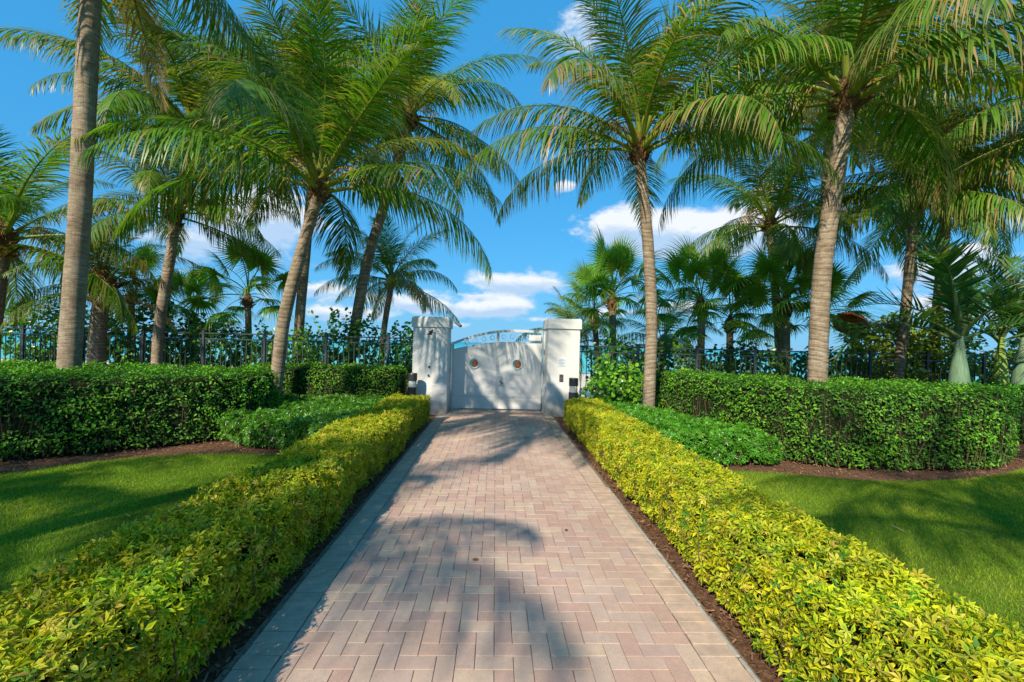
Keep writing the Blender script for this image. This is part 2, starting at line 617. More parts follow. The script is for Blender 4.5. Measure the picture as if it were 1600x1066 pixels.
# bed soil with gentle bumps near the camera, flat far away
gx = np.concatenate([[-60, -40, -25, -16], np.arange(-12, 12.01, 0.25), [16, 25, 40, 60]])
gy = np.concatenate([[-40, -20, -8, -3], np.arange(0, 14.01, 0.25), [16, 18, 20, 22, 26, 30]])
GX, GY = np.meshgrid(gx, gy)
GZ = np.zeros_like(GX)
for i in range(GX.shape[0]):
    for j in range(GX.shape[1]):
        x, y = GX[i, j], GY[i, j]
        lx = x * cos(DA) + y * sin(DA) - 0.035
        z = -0.03 + 0.02 * mnoise.noise(Vector((x * 1.3, y * 1.3, 0)))
        if abs(lx) < 1.6:
            z = -0.04
        if y > 15:
            z = -0.03 - (y - 15) * 0.16
        GZ[i, j] = z
vs = np.stack([GX, GY, GZ], -1).reshape(-1, 3)
nx = len(gx)
q = np.array([[j * nx + i, j * nx + i + 1, (j + 1) * nx + i + 1, (j + 1) * nx + i] for j in range(len(gy) - 1) for i in range(nx - 1)])
g = link('ground', np_mesh('ground', vs, q, smooth=True), None, (M_mulch,))
tag(g, kind='structure')
sheet('beach_sand', [(-400, 21, ), (400, 21), (400, 60), (-400, 60)], -1.2, M_sand)
sheet('sea', [(-9000, 45), (9000, 45), (9000, 12000), (-9000, 12000)], -1.15, M_sea)


def smooth_poly(pts, n=6):
    """Catmull-Rom through closed points"""
    P = [Vector((p[0], p[1], 0)) for p in pts]
    r = []
    N = len(P)
    for i in range(N):
        a, b_, c_, d = P[i - 1], P[i], P[(i + 1) % N], P[(i + 2) % N]
        for k in range(n):
            u = k / n
            r.append(0.5 * ((2 * b_) + (c_ - a) * u + (2 * a - 5 * b_ + 4 * c_ - d) * u * u + (3 * b_ - a - 3 * c_ + d) * u ** 3))
    return [(p.x, p.y) for p in r]


def open_curve(pts, n=8):
    P = [Vector((p[0], p[1], 0)) for p in pts]
    P = [2 * P[0] - P[1]] + P + [2 * P[-1] - P[-2]]
    r = []
    for i in range(1, len(P) - 2):
        a, b_, c_, d = P[i - 1:i + 3]
        for k in range(n):
            u = k / n
            r.append(0.5 * ((2 * b_) + (c_ - a) * u + (2 * a - 5 * b_ + 4 * c_ - d) * u * u + (3 * b_ - a - 3 * c_ + d) * u ** 3))
    r.append(P[-2])
    return [(p.x, p.y) for p in r]


bedL = open_curve([(-16, 1.0), (-10, 3.2), (-7.4, 4.45), (-5.79, 5.15), (-5.47, 5.50), (-5.03, 5.92), (-4.18, 6.26), (-3.0, 6.34), (-2.35, 6.2)])
bedR = open_curve([(2.15, 6.35), (3.0, 6.15), (3.79, 6.02), (4.56, 5.84), (5.54, 5.90), (6.5, 6.18), (7.57, 6.68), (10, 8.0), (16, 9.5)])
hl0, hl1 = D(-2.08, -12), D(-2.08, 6.1)
hr0, hr1 = D(2.08, -12), D(2.08, 6.3)
polyL = [(-16, -12), (hl0.x, hl0.y), (hl1.x, hl1.y)] + bedL[::-1]
polyR = [(hr0.x, hr0.y), (16, -12)] + bedR[::-1] + [(hr1.x, hr1.y)]


def in_poly(px, py, poly):
    px = np.asarray(px)
    py = np.asarray(py)
    r = np.zeros(px.shape, bool)
    n = len(poly)
    j = n - 1
    for i in range(n):
        xi, yi = poly[i]
        xj, yj = poly[j]
        c = ((yi > py) != (yj > py)) & (px < (xj - xi) * (py - yi) / ((yj - yi) if yj != yi else 1e-9) + xi)
        r ^= c
        j = i
    return r


lawnL = sheet('lawn', polyL, 0.012, M_turf)
lawnR = sheet('lawn', polyR, 0.012, M_turf)


# instancing template leaves into one mesh
def scatter(tv, tt, tc_, pos, R, scale, colmul):
    """tv (n,3) template verts, tt tris, tc_ (n,3) colours; pos (N,3), R (N,3,3), scale (N,), colmul (N,3)"""
    N = len(pos)
    n = len(tv)
    V = np.einsum('nij,kj->nki', R, tv) * scale[:, None, None] + pos[:, None, :]
    T = (tt[None, :, :] + (np.arange(N) * n)[:, None, None]).reshape(-1, tt.shape[1])
    C = (tc_[None] * colmul[:, None, :]).reshape(-1, 3)
    return V.reshape(-1, 3), T, C


def frames(nrm, rg, tilt=0.5):
    """rotation matrices whose Z is near nrm, random yaw; leaf grows along local Y"""
    N = len(nrm)
    z = nrm + rg.normal(0, tilt, (N, 3))
    z /= np.linalg.norm(z, axis=1)[:, None]
    a = rg.normal(0, 1, (N, 3))
    x = np.cross(a, z)
    x /= np.linalg.norm(x, axis=1)[:, None]
    y = np.cross(z, x)
    return np.stack([x, y, z], -1)


def grass(poly, n, xr, yr, name, label):
    x = rng.uniform(xr[0], xr[1], n)
    # more blades near the camera
    y = yr[0] + (yr[1] - yr[0]) * rng.uniform(0, 1, n) ** 1.0
    k = in_poly(x, y, poly)
    x, y = x[k], y[k]
    N = len(x)
    yaw = rng.uniform(0, 2 * pi, N)
    h = rng.uniform(0.010, 0.032, N) * (1 + (rng.random(N) < 0.01) * 0.8)
    wd = rng.uniform(0.0022, 0.004, N)
    lean = rng.normal(0, 0.55, (N, 2)) * h[:, None]
    b0 = np.stack([x - np.cos(yaw) * wd, y - np.sin(yaw) * wd, np.full(N, 0.008)], -1)
    b1 = np.stack([x + np.cos(yaw) * wd, y + np.sin(yaw) * wd, np.full(N, 0.008)], -1)
    tp = np.stack([x + lean[:, 0], y + lean[:, 1], 0.012 + h], -1)
    V = np.stack([b0, b1, tp], 1).reshape(-1, 3)
    T = np.arange(N * 3).reshape(-1, 3)
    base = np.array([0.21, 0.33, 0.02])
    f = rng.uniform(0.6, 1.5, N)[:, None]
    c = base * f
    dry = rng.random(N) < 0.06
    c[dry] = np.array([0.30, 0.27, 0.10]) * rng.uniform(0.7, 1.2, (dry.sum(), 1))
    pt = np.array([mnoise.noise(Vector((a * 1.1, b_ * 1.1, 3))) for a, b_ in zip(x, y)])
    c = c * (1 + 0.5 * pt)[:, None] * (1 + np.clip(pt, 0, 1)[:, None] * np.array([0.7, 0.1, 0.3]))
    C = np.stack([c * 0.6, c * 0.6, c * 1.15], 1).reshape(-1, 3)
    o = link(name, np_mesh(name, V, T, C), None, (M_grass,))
    tag(o, label, 'grass', kind='stuff')


grass(polyL, 260000, (-9.0, -2.0), (1.6, 6.5), 'grass', 'short mown grass of the lawn left of the drive')
grass(polyR, 300000, (1.8, 9.6), (1.6, 8.0), 'grass', 'short mown grass of the lawn right of the drive')


def debris(poly, xr, yr, n, label):
    x = rng.uniform(xr[0], xr[1], n)
    y = rng.uniform(yr[0], yr[1], n)
    k = in_poly(x, y, poly)
    x, y = x[k], y[k]
    N = len(x)
    tv = np.array([[0, -.5, 0], [.06, 0, .04], [0, .5, .02], [-.06, 0, .03]])
    tt = np.array([[0, 1, 2], [0, 2, 3]])
    pos = np.stack([x, y, rng.uniform(0.028, 0.04, N)], -1)
    R = frames(np.tile([0, 0, 1.0], (N, 1)), rng, 0.15)
    V, T, C = scatter(tv, tt, np.ones((4, 3)), pos, R, rng.uniform(0.03, 0.16, N), np.array([0.36, 0.28, 0.14]) * rng.uniform(0.5, 1.2, (N, 1)))
    o = link('leaf_litter', np_mesh('leaf_litter', V, T, C), None, (M_chip,))
    tag(o, label, 'litter', kind='stuff')


debris(polyL, (-8, -2), (2, 6.4), 70, 'dry bits of palm leaf lying on the left lawn')
debris(polyR, (2, 9), (2, 7.5), 80, 'dry bits of palm leaf lying on the right lawn')


# bark chips on the beds
def chips(region, n, label):
    x = rng.uniform(region[0], region[1], n)
    y = rng.uniform(region[2], region[3], n)
    lx = x * cos(DA) + y * sin(DA)
    k = ~in_poly(x, y, polyL) & ~in_poly(x, y, polyR) & ((np.abs(lx - 0.035) > 1.33) | ((np.abs(lx - 0.035) > 1.12) & (rng.random(n) < 0.025)))
    x, y = x[k], y[k]
    N = len(x)
    tv = np.array([[-.5, -.12, 0], [.5, -.10, 0.02], [.45, .12, 0], [-.45, .1, 0.03]]) * 1.0
    tt = np.array([[0, 1, 2], [0, 2, 3]])
    lx = lx[k]
    pos = np.stack([x, y, np.where(np.abs(lx - 0.035) < 1.33, 0.008, rng.uniform(-0.02, 0.012, N))], -1)
    nr = np.tile([0, 0, 1.0], (N, 1))
    R = frames(nr, rng, 0.35)
    cm_ = np.array([0.21, 0.115, 0.07]) * rng.uniform(0.3, 1.7, (N, 1))
    V, T, C = scatter(tv, tt, np.ones((4, 3)), pos, R, np.where(np.abs(lx - 0.035) < 1.33, 0.014, rng.uniform(0.012, 0.05, N)), cm_)
    o = link('mulch_chips', np_mesh('mulch_chips', V, T, C), None, (M_chip,))
    tag(o, label, 'mulch', kind='stuff')


chips((-8.5, -1.3, 4.4, 7.4), 9000, 'brown bark mulch between the left lawn and the green hedge')
chips((1.3, 9.5, 5.4, 9.3), 14000, 'brown bark mulch between the right lawn and the green hedge')
chips((-1.9, -1.3, 1.2, 9.5), 3500, 'dark mulch strip beneath the left variegated hedge')
chips((1.0, 1.75, 1.2, 9.5), 4000, 'dark mulch strip beneath the right variegated hedge')

# ------------------------------------------------------------------ driveway
bmD = MB()
c4 = [D(-1.34, -12, -0.007), D(1.34, -12, -0.007), D(1.34, 12.6, -0.007), D(-1.34, 12.6, -0.007)]
me = bpy.data.meshes.new('driveway')
me.from_pydata([tuple(v) for v in c4] + [(v.x, v.y, -0.12) for v in c4], [], [(0, 1, 2, 3), (4, 7, 6, 5), (0, 4, 5, 1), (1, 5, 6, 2), (2, 6, 7, 3), (3, 7, 4, 0)])
M_joint = simple('joint_sand', (0.20, 0.165, 0.13), 0.95, 60, 0.5, 0.1, bs=0.8, bd=0.004)
drive = link('driveway', me, None, (M_joint,))
tag(drive, kind='structure')


def paver_mesh(name, lx, ly, h=0.05, b=0.0022):
    return MB().box(-lx / 2, -ly / 2, -h, lx / 2, ly / 2, 0, bev=b).mesh(name)


cw = 0.10
IH = 11 * cw
gap = 0.0028
cells = []
for j in range(-40, 114):
    for i in range(-13, 13):
        k = (i - j) % 4
        x0 = i * cw
        y0 = j * cw
        if k == 0:
            a, b_ = x0, x0 + 2 * cw
            a2, b2 = max(a, -IH), min(b_, IH)
            if b2 - a2 > 0.05:
                cells.append((a2, y0, b2, y0 + cw))
        elif k == 3:
            if -IH - 0.001 < x0 < IH - 0.001:
                y1 = min(y0 + 2 * cw, 11.3)
                cells.append((x0, y0, x0 + cw, y1))
cells.sort(key=lambda c: c[1] if c[1] > 1.95 else 100 - c[1])
mH = paver_mesh('paver_across', 2 * cw - gap, cw - gap)
mV = paver_mesh('paver_along', cw - gap, 2 * cw - gap)
mQ = paver_mesh('paver_half', cw - gap, cw - gap)
for mm in (mH, mV, mQ):
    mm.materials.append(M_paver)
rest = MB()
restc = []
for n_, (x0, y0, x1, y1) in enumerate(cells):
    cx, cy = (x0 + x1) / 2, (y0 + y1) / 2
    z = random.gauss(0, 0.0004) + 0.004 * mnoise.noise(Vector((cx * 1.5, cy * 1.5, 0)))
    rot = Matrix.Rotation(random.gauss(0, 0.008), 4, 'Z') @ Matrix.Rotation(random.gauss(0, 0.005), 4, 'X') @ Matrix.Rotation(random.gauss(0, 0.005), 4, 'Y')
    Mx = DM @ Matrix.Translation((cx, cy, z)) @ rot
    if n_ < 300:
        me_ = mQ if (x1 - x0 < 0.14 and y1 - y0 < 0.14) else (mH if x1 - x0 > y1 - y0 else mV)
        child('paver', me_, drive, Mx)
    else:
        k0 = len(rest.v)
        lx, ly = x1 - x0 - gap, y1 - y0 - gap
        rest.box(-lx / 2, -ly / 2, -0.03, lx / 2, ly / 2, 0, M=Mx, bev=0.0022)
        restc += [random.random()] * (len(rest.v) - k0)
me = rest.mesh('paver_field')
a = me.color_attributes.new(name='col', type='FLOAT_COLOR', domain='POINT')
a.data.foreach_set('color', np.repeat(np.array(restc, dtype=np.float32), 4))
o = link('paver_field', me, drive, (M_paver2,))
o['kind'] = 'stuff'
# soldier-course border
mB = paver_mesh('border_paver', 0.196 - gap, cw - gap)
mB.materials.append(M_border)
for sd in (-1, 1):
    for j in range(8, 112):
        Mx = DM @ Matrix.Translation((sd * (1.203 + random.gauss(0, 0.002)), j * cw + cw / 2, random.gauss(0, 0.0012))) @ Matrix.Rotation(random.gauss(0, 0.012), 4, 'Z') @ Matrix.Rotation(random.gauss(0, 0.01), 4, 'X')
        child('border_paver', mB, drive, Mx)
    if sd > 0:
        k = MB()
        for j in range(0, 11):
            k.box(-0.012, -0.235, -0.1, 0.012, 0.235, -0.002 + random.gauss(0, 0.003),
                  M=DM @ Matrix.Translation((1.316 + random.gauss(0, 0.003), j * 0.48 + 0.24, 0)) @ Matrix.Rotation(random.gauss(0, 0.008), 4, 'Z'), bev=0.004)
        k.build('edge_restraint', M_conc, drive)

# ------------------------------------------------------------------ leaf templates
def tmpl_leaf(w_, fold=0.10, tip=1.0, cols=((1, 1, 1),) * 2, wide=0.45):
    """one pointed leaf along +Y: centre column and edges"""
    v = np.array([[0, 0, 0], [-w_ / 2, wide, fold * 0.4], [0, wide, -fold], [w_ / 2, wide, fold * 0.4], [0, tip, -fold * 2.0]])
    t_ = np.array([[0, 2, 1], [0, 3, 2], [1, 2, 4], [2, 3, 4]])
    e, c = cols
    cc = np.array([c, e, c, e, e], dtype=float)
    return v, t_, cc


def compound(nl, spread, w_, edge, centre, seed, stalk=0.25):
    """palmately compound leaf: nl leaflets radiating from the stalk end, drooping a little"""
    r = np.random.default_rng(seed)
    V, T, C = [], [], []
    o = 0
    for k in range(nl):
        an = (k - (nl - 1) / 2) / max(1, (nl - 1) / 2) * spread
        L = 1.0 - 0.25 * abs(an) / pi + r.uniform(-0.12, 0.08)
        v, t_, c = tmpl_leaf(w_ * r.uniform(0.85, 1.15), 0.05, 1.0, (edge, centre), wide=0.55)
        v = v * L
        dr = r.uniform(0.05, 0.55)
        # droop
        y, z = v[:, 1].copy(), v[:, 2].copy()
        v[:, 1] = y * cos(dr) + z * sin(dr)
        v[:, 2] = -y * sin(dr) * 0.8 * (y / 1.0) + z
        x, y = v[:, 0].copy(), v[:, 1].copy()
        v[:, 0] = x * cos(an) + y * sin(an)
        v[:, 1] = -x * sin(an) + y * cos(an)
        V.append(v)
        T.append(t_ + o)
        f = r.uniform(0.85, 1.15)
        C.append(c * f)
        o += len(v)
    return np.concatenate(V), np.concatenate(T), np.concatenate(C)


def whorl(nl, w_, col, seed):
    """rosette of simple leaves round a shoot tip"""
    r = np.random.default_rng(seed)
    V, T, C = [], [], []
    o = 0
    for k in range(nl):
        v, t_, c = tmpl_leaf(w_ * r.uniform(0.85, 1.15), 0.06, 1.0, (col, np.array(col) * 0.8), wide=0.55)
        v = v * r.uniform(0.7, 1.05)
        up = r.uniform(-0.1, 0.9)
        y, z = v[:, 1].copy(), v[:, 2].copy()
        v[:, 1] = y * cos(up) - z * sin(up)
        v[:, 2] = y * sin(up) + z * cos(up) - 0.2 * y * y
        an = k * 2.399 + r.uniform(-0.3, 0.3)
        x, y = v[:, 0].copy(), v[:, 1].copy()
        v[:, 0] = x * cos(an) + y * sin(an)
        v[:, 1] = -x * sin(an) + y * cos(an)
        V.append(v)
        T.append(t_ + o)
        C.append(c * r.uniform(0.8, 1.2))
        o += len(v)
    return np.concatenate(V), np.concatenate(T), np.concatenate(C)


# ------------------------------------------------------------------ hedges
def hedge_points(poly, H, n_side, n_top, rad, z0, wob, seed, clip=None):
    """points and normals on a clipped hedge: side wall, rounded shoulder and flat top"""
    r = np.random.default_rng(seed)
    P = np.array(poly)
    if (np.sum(P[:, 0] * np.roll(P[:, 1], -1) - np.roll(P[:, 0], -1) * P[:, 1])) < 0:
        P = P[::-1]
    E_ = np.roll(P, -1, 0) - P
    Ls = np.linalg.norm(E_, axis=1)
    cum = np.concatenate([[0], np.cumsum(Ls)])
    per = cum[-1]
    nrm = np.stack([E_[:, 1], -E_[:, 0]], -1) / Ls[:, None]
    ns = int(n_side * per * H)
    s = r.uniform(0, per, ns)
    i = np.clip(np.searchsorted(cum, s) - 1, 0, len(P) - 1)
    u = (s - cum[i]) / Ls[i]
    base = P[i] + E_[i] * u[:, None]
    nn_ = nrm[i] * (1 - u)[:, None] + nrm[(i + 1) % len(P)] * u[:, None]
    nn_ /= np.linalg.norm(nn_, axis=1)[:, None] + 1e-9
    z = z0 + (H - z0) * r.uniform(0, 1, ns)
    bulge = -0.06 * (1 - z / H) ** 2
    inset = np.where(z > H - rad, rad - np.sqrt(np.maximum(rad ** 2 - (z - (H - rad)) ** 2, 0)), 0)
    zn = np.where(z > H - rad, (z - (H - rad)) / rad, 0.05)
    pos = np.concatenate([base + nn_ * (bulge - inset)[:, None], z[:, None]], 1)
    nor = np.concatenate([nn_ * np.sqrt(np.maximum(1 - zn ** 2, 0.02))[:, None], zn[:, None]], 1)
    # top
    lo, hi = P.min(0), P.max(0)
    area = 0.5 * abs(np.sum(P[:, 0] * np.roll(P[:, 1], -1) - np.roll(P[:, 0], -1) * P[:, 1]))
    nt = int(n_top * (hi[0] - lo[0]) * (hi[1] - lo[1]))
    tx = r.uniform(lo[0], hi[0], nt)
    ty = r.uniform(lo[1], hi[1], nt)
    k = in_poly(tx, ty, [tuple(p) for p in P])
    tx, ty = tx[k], ty[k]
    d = np.full(len(tx), 9.0)
    for a_ in range(len(P)):
        ax, ay = P[a_]
        ex, ey = E_[a_]
        tt_ = np.clip(((tx - ax) * ex + (ty - ay) * ey) / (Ls[a_] ** 2), 0, 1)
        d = np.minimum(d, np.hypot(tx - ax - ex * tt_, ty - ay - ey * tt_))
    k = d > rad * 0.5
    tx, ty, d = tx[k], ty[k], d[k]
    dd = np.clip(d / rad, 0, 1)
    tz = H - rad * (1 - np.sqrt(np.maximum(1 - (1 - dd) ** 2, 0)))
    pos = np.concatenate([pos, np.stack([tx, ty, tz], -1)])
    nor = np.concatenate([nor, np.tile([0, 0, 1.0], (len(tx), 1))])
    # layers of depth and uneven growth
    wv = np.array([mnoise.noise(Vector(p * 2.3)) * 0.6 + mnoise.noise(Vector(p * 7.0)) * 0.5 for p in pos])
    depth = wob * wv - np.abs(r.normal(0, 0.035, len(pos))) + (r.random(len(pos)) < 0.03) * 0.03
    pos = pos + nor * depth[:, None]
    return pos, nor, wv


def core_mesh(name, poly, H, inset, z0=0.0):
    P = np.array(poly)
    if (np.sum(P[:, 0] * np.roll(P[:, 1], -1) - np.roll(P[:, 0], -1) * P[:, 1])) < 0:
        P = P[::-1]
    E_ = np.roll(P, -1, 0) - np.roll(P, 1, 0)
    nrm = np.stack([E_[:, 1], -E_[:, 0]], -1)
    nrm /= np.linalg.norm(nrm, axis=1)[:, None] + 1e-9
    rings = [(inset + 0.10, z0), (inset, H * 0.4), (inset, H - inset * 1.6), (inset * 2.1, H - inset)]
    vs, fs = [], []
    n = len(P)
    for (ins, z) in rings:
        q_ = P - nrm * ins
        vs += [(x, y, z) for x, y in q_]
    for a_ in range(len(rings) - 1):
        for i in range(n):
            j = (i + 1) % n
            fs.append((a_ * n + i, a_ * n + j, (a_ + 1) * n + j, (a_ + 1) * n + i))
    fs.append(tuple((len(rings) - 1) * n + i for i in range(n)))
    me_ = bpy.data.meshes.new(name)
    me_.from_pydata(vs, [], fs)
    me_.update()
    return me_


def col_jit(n, base, lo, hi, rg, wv=None, hue=0.12):
    c = np.array(base)[None] * rg.uniform(lo, hi, (n, 1))
    c = c * (1 + rg.normal(0, hue, (n, 3)) * np.array([1.0, 0.35, 0.5]))
    return np.clip(c, 0.002, 1)


def make_hedge(label, poly, H, tmpls, size, n_side, n_top, base, rad=0.16, wob=0.05, seed=1, single=0, matl=None,
               fresh=None, tilt=0.55, name='hedge', cat='hedge', inset=0.07, lead=(1.7, 0.0), mask=None, z0=0.04, part='leaf'):
    c0 = np.array(poly).mean(0)
    root = empty(name, (float(c0[0]), float(c0[1]), 0))
    tag(root, label, cat)
    loc = [(x - c0[0], y - c0[1]) for x, y in poly]
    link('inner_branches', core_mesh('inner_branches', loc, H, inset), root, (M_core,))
    pos, nor, wv = hedge_points(poly, H, n_side, n_top, rad, z0, wob, seed)
    rg = np.random.default_rng(seed + 50)
    tw = MB()
    PL = [Vector((x, y, 0)) for x, y in loc]
    for a_, b_ in zip(PL, PL[1:] + PL[:1]):
        for k in range(max(1, int((b_ - a_).length * 22))):
            p0 = a_.lerp(b_, rg.uniform(0, 1))
            inn = -p0.normalized() * 0.08 if p0.length > 3 else Vector((0, 0, 0))
            dd_ = (b_ - a_).normalized()
            nv = Vector((-dd_.y, dd_.x, 0))
            if nv.dot(-p0) < 0 and len(poly) < 45:
                nv = -nv
            ins = rg.uniform(0.04, 0.13)
            q0 = p0 + nv * (ins + 0.05)
            q2 = p0 + nv * (ins - rg.uniform(0.0, 0.09)) + dd_ * rg.normal(0, 0.12) + Vector((0, 0, H * rg.uniform(0.45, 0.93)))
            q1 = q0.lerp(q2, 0.5) + Vector((rg.normal(0, 0.03), rg.normal(0, 0.03), 0))
            tw.tube([q0, q1, q2], [0.006, 0.0045, 0.002], 4, cap=False)
    o = tw.build('stems', M_twig, root)
    o['kind'] = 'stuff'
    if mask is not None:
        k = mask(pos)
        pos, nor, wv = pos[k], nor[k], wv[k]
    up = nor * 1.0 + np.array([-0.15, -0.15, 0.55])
    up /= np.linalg.norm(up, axis=1)[:, None]
    R = frames(up, rg, tilt)
    sc = size * rg.uniform(0.65, 1.2, len(pos))
    cm_ = col_jit(len(pos), base, 0.6, 1.4, rg)
    if fresh is not None:
        fr = (wv + rg.normal(0, 0.25, len(pos))) > 0.22
        cm_[fr] = col_jit(int(fr.sum()), fresh, 0.75, 1.25, rg)
    dist = np.hypot(pos[:, 0] - lead[1], pos[:, 1] - lead[0])
    order = np.argsort(dist)
    pos = pos - np.array([c0[0], c0[1], 0])
    # pieces that show largest are parts of their own
    sel = np.zeros(len(pos), bool)
    if single:
        vis = order[(pos[order, 1] + c0[1] > lead[0]) & (pos[order, 2] > H * 0.25)]
        sel[vis[:single]] = True
        mes = []
        for ti, (tv, tt, tcc) in enumerate(tmpls):
            for ci in range(3):
                mm = np_mesh('leaf', tv, tt, tcc * np.array(base if ci < 2 or fresh is None else fresh) * (0.85, 1.15, 1.0)[ci])
                mm.materials.append(matl)
                mes.append(mm)
        for i in np.nonzero(sel)[0]:
            M4 = Matrix.Translation(Vector(pos[i])) @ Matrix(R[i].tolist()).to_4x4() @ Matrix.Scale(float(sc[i]), 4)
            child(part, mes[rg.integers(len(mes))], root, M4)
    idx = np.nonzero(~sel)[0]
    rg.shuffle(idx)
    Vs, Ts, Cs = [], [], []
    off = 0
    for ti, (tv, tt, tcc) in enumerate(tmpls):
        sub = idx[ti::len(tmpls)]
        V, T, C = scatter(tv, tt, tcc, pos[sub], R[sub], sc[sub], cm_[sub])
        Vs.append(V)
        Ts.append(T + off)
        Cs.append(C)
        off += len(V)
    o = link('foliage', np_mesh('foliage', np.concatenate(Vs), np.concatenate(Ts), np.concatenate(Cs)), root, (matl,))
    o['kind'] = 'stuff'
    return root


W1 = (1, 1, 1)
# variegated shrub: yellow margins, green centres (relative to the base colour)
VT = []
for s_ in range(5):
    VT.append(compound(5, 2.3, 0.30, (0.74, 0.68, 0.02), (0.34, 0.42, 0.02), 10 + s_))
    VT.append(compound(5, 2.5, 0.32, (0.62, 0.61, 0.03), (0.13, 0.28, 0.02), 30 + s_))
VT.append(compound(5, 2.3, 0.36, (0.12, 0.30, 0.025), (0.05, 0.17, 0.02), 60))
VT.append(compound(4, 2.0, 0.26, (0.42, 0.36, 0.06), (0.28, 0.22, 0.05), 62))
VT.append(compound(6, 2.3, 0.32, (0.66, 0.58, 0.12), (0.60, 0.52, 0.05), 61))


def strip(x0, x1, y0, y1, n=24, rnd=0.15):
    L = []
    for k in range(n + 1):
        yy = y0 + (y1 - y0) * k / n
        L.append((x1 + 0.02 * sin(yy * 2.1), yy))
    for k in range(n + 1):
        yy = y1 - (y1 - y0) * k / n
        L.append((x0 + 0.02 * sin(yy * 1.7 + 1), yy))
    return [tuple(D(x, y)[:2]) for x, y in L]


make_hedge('low variegated yellow-green hedge along the left edge of the paved drive', strip(-2.12, -1.365, 0.2, 9.35), 0.56, VT, 0.052, 1450, 1400,
           (0.98, 1.18, 0.9), 0.13, 0.075, 3, single=300, matl=M_varie, lead=(1.9, -1.6), name='variegated_hedge', inset=0.12, tilt=0.95)
make_hedge('low bright yellow hedge in sun along the right edge of the paved drive', strip(1.395, 2.15, 0.2, 9.35), 0.56, VT, 0.052, 1450, 1400,
           (1.08, 1.20, 0.9), 0.13, 0.075, 4, single=300, matl=M_varie, lead=(1.9, 1.7), name='variegated_hedge', inset=0.12, tilt=0.95)

ficus = [tmpl_leaf(0.52, 0.08, 1.0, (W1, (0.85, 0.85, 0.85))), tmpl_leaf(0.45, 0.12, 1.0, (W1, (1.1, 1.1, 1.1)))]
GRN = (0.055, 0.185, 0.018)
FRE = (0.15, 0.40, 0.022)
make_hedge('big clipped dark green hedge with rounded end at the left lawn', smooth_poly([(-10.5, 4.3), (-8, 5.0), (-6.36, 5.68), (-5.33, 6.42), (-4.6, 7.05), (-4.2, 7.7), (-4.3, 8.4), (-5.0, 8.8), (-7, 8.7), (-10.5, 8.4)], 4),
           1.06, ficus, 0.052, 1500, 1100, GRN, 0.2, 0.13, 5, matl=M_hedge, fresh=FRE)
make_hedge('clipped green hedge behind the leaning palm, left of the gate pillar', smooth_poly([(-5.5, 9.6), (-4.5, 9.62), (-3.4, 9.7), (-2.55, 9.8), (-2.4, 10.1), (-2.5, 10.5), (-4, 10.6), (-5.5, 10.5)], 4),
           1.07, ficus, 0.055, 1300, 1100, GRN, 0.18, 0.07, 6, matl=M_hedge, fresh=FRE)
make_hedge('long curved clipped green hedge bulging towards the right lawn', smooth_poly([(3.02, 9.4), (3.35, 8.3), (3.75, 7.3), (4.2, 6.65), (4.9, 6.38), (5.8, 6.35), (7.1, 6.55), (7.75, 7.0), (7.9, 7.8), (7.5, 8.8), (5.6, 9.5), (4.2, 9.9), (3.2, 9.95)], 4),
           1.14, ficus, 0.052, 1500, 1100, GRN, 0.2, 0.13, 7, matl=M_hedge, fresh=FRE)
make_hedge('shaded clipped hedge at the right edge, behind the curved one', smooth_poly([(8.8, 8.7), (9.8, 8.6), (12, 8.8), (12, 9.6), (9.8, 9.5), (8.8, 9.4)], 4),
           1.08, ficus, 0.055, 1100, 900, GRN, 0.18, 0.08, 8, matl=M_hedge, fresh=FRE)
scheff = [compound(6, 2.4, 0.36, W1, (0.8, 0.8, 0.8), 70), compound(7, 2.4, 0.34, W1, (0.8, 0.8, 0.8), 71), whorl(8, 0.34, W1, 72)]
make_hedge('low glossy green shrubs between left hedge and yellow hedge', smooth_poly([tuple(D(-2.12, 6.35)[:2]), (-3.0, 6.55), (-3.9, 6.75), (-4.55, 7.2), (-4.55, 8.3), (-4.9, 9.35), (-3.4, 9.6), tuple(D(-2.12, 9.5)[:2])], 4),
           0.44, scheff, 0.066, 800, 800, (0.085, 0.24, 0.018), 0.16, 0.14, 9, tilt=0.85, matl=M_grape, fresh=(0.11, 0.30, 0.025), name='low_shrubbery', cat='shrubbery', inset=0.1)
make_hedge('low glossy green shrubs between yellow hedge and the curved hedge', smooth_poly([tuple(D(2.17, 6.6)[:2]), (2.7, 6.35), (3.3, 6.4), (3.9, 6.55), (3.75, 7.1), (3.3, 8.0), (2.95, 9.1), (2.6, 9.6), tuple(D(2.17, 9.5)[:2])], 4),
           0.44, scheff, 0.066, 800, 800, (0.095, 0.27, 0.018), 0.16, 0.14, 11, tilt=0.85, matl=M_grape, fresh=(0.13, 0.34, 0.025), name='low_shrubbery', cat='shrubbery', inset=0.1)

# ------------------------------------------------------------------ sea grape shrubs
rl = []
for wsc in (0.85, 1.0):
    n_ = 7
    an = np.linspace(0, 2 * pi, n_, endpoint=False)
    v = np.stack([np.sin(an) * 0.46 * wsc, 0.5 - np.cos(an) * 0.5, 0.06 * np.abs(np.sin(an))], -1)
    v = np.concatenate([v, [[0, 0.5, -0.03]]])
    t_ = np.array([[i, (i + 1) % n_, n_] for i in range(n_)])
    cc = np.ones((n_ + 1, 3))
    cc[-1] = 0.85
    rl.append((v, t_, cc))


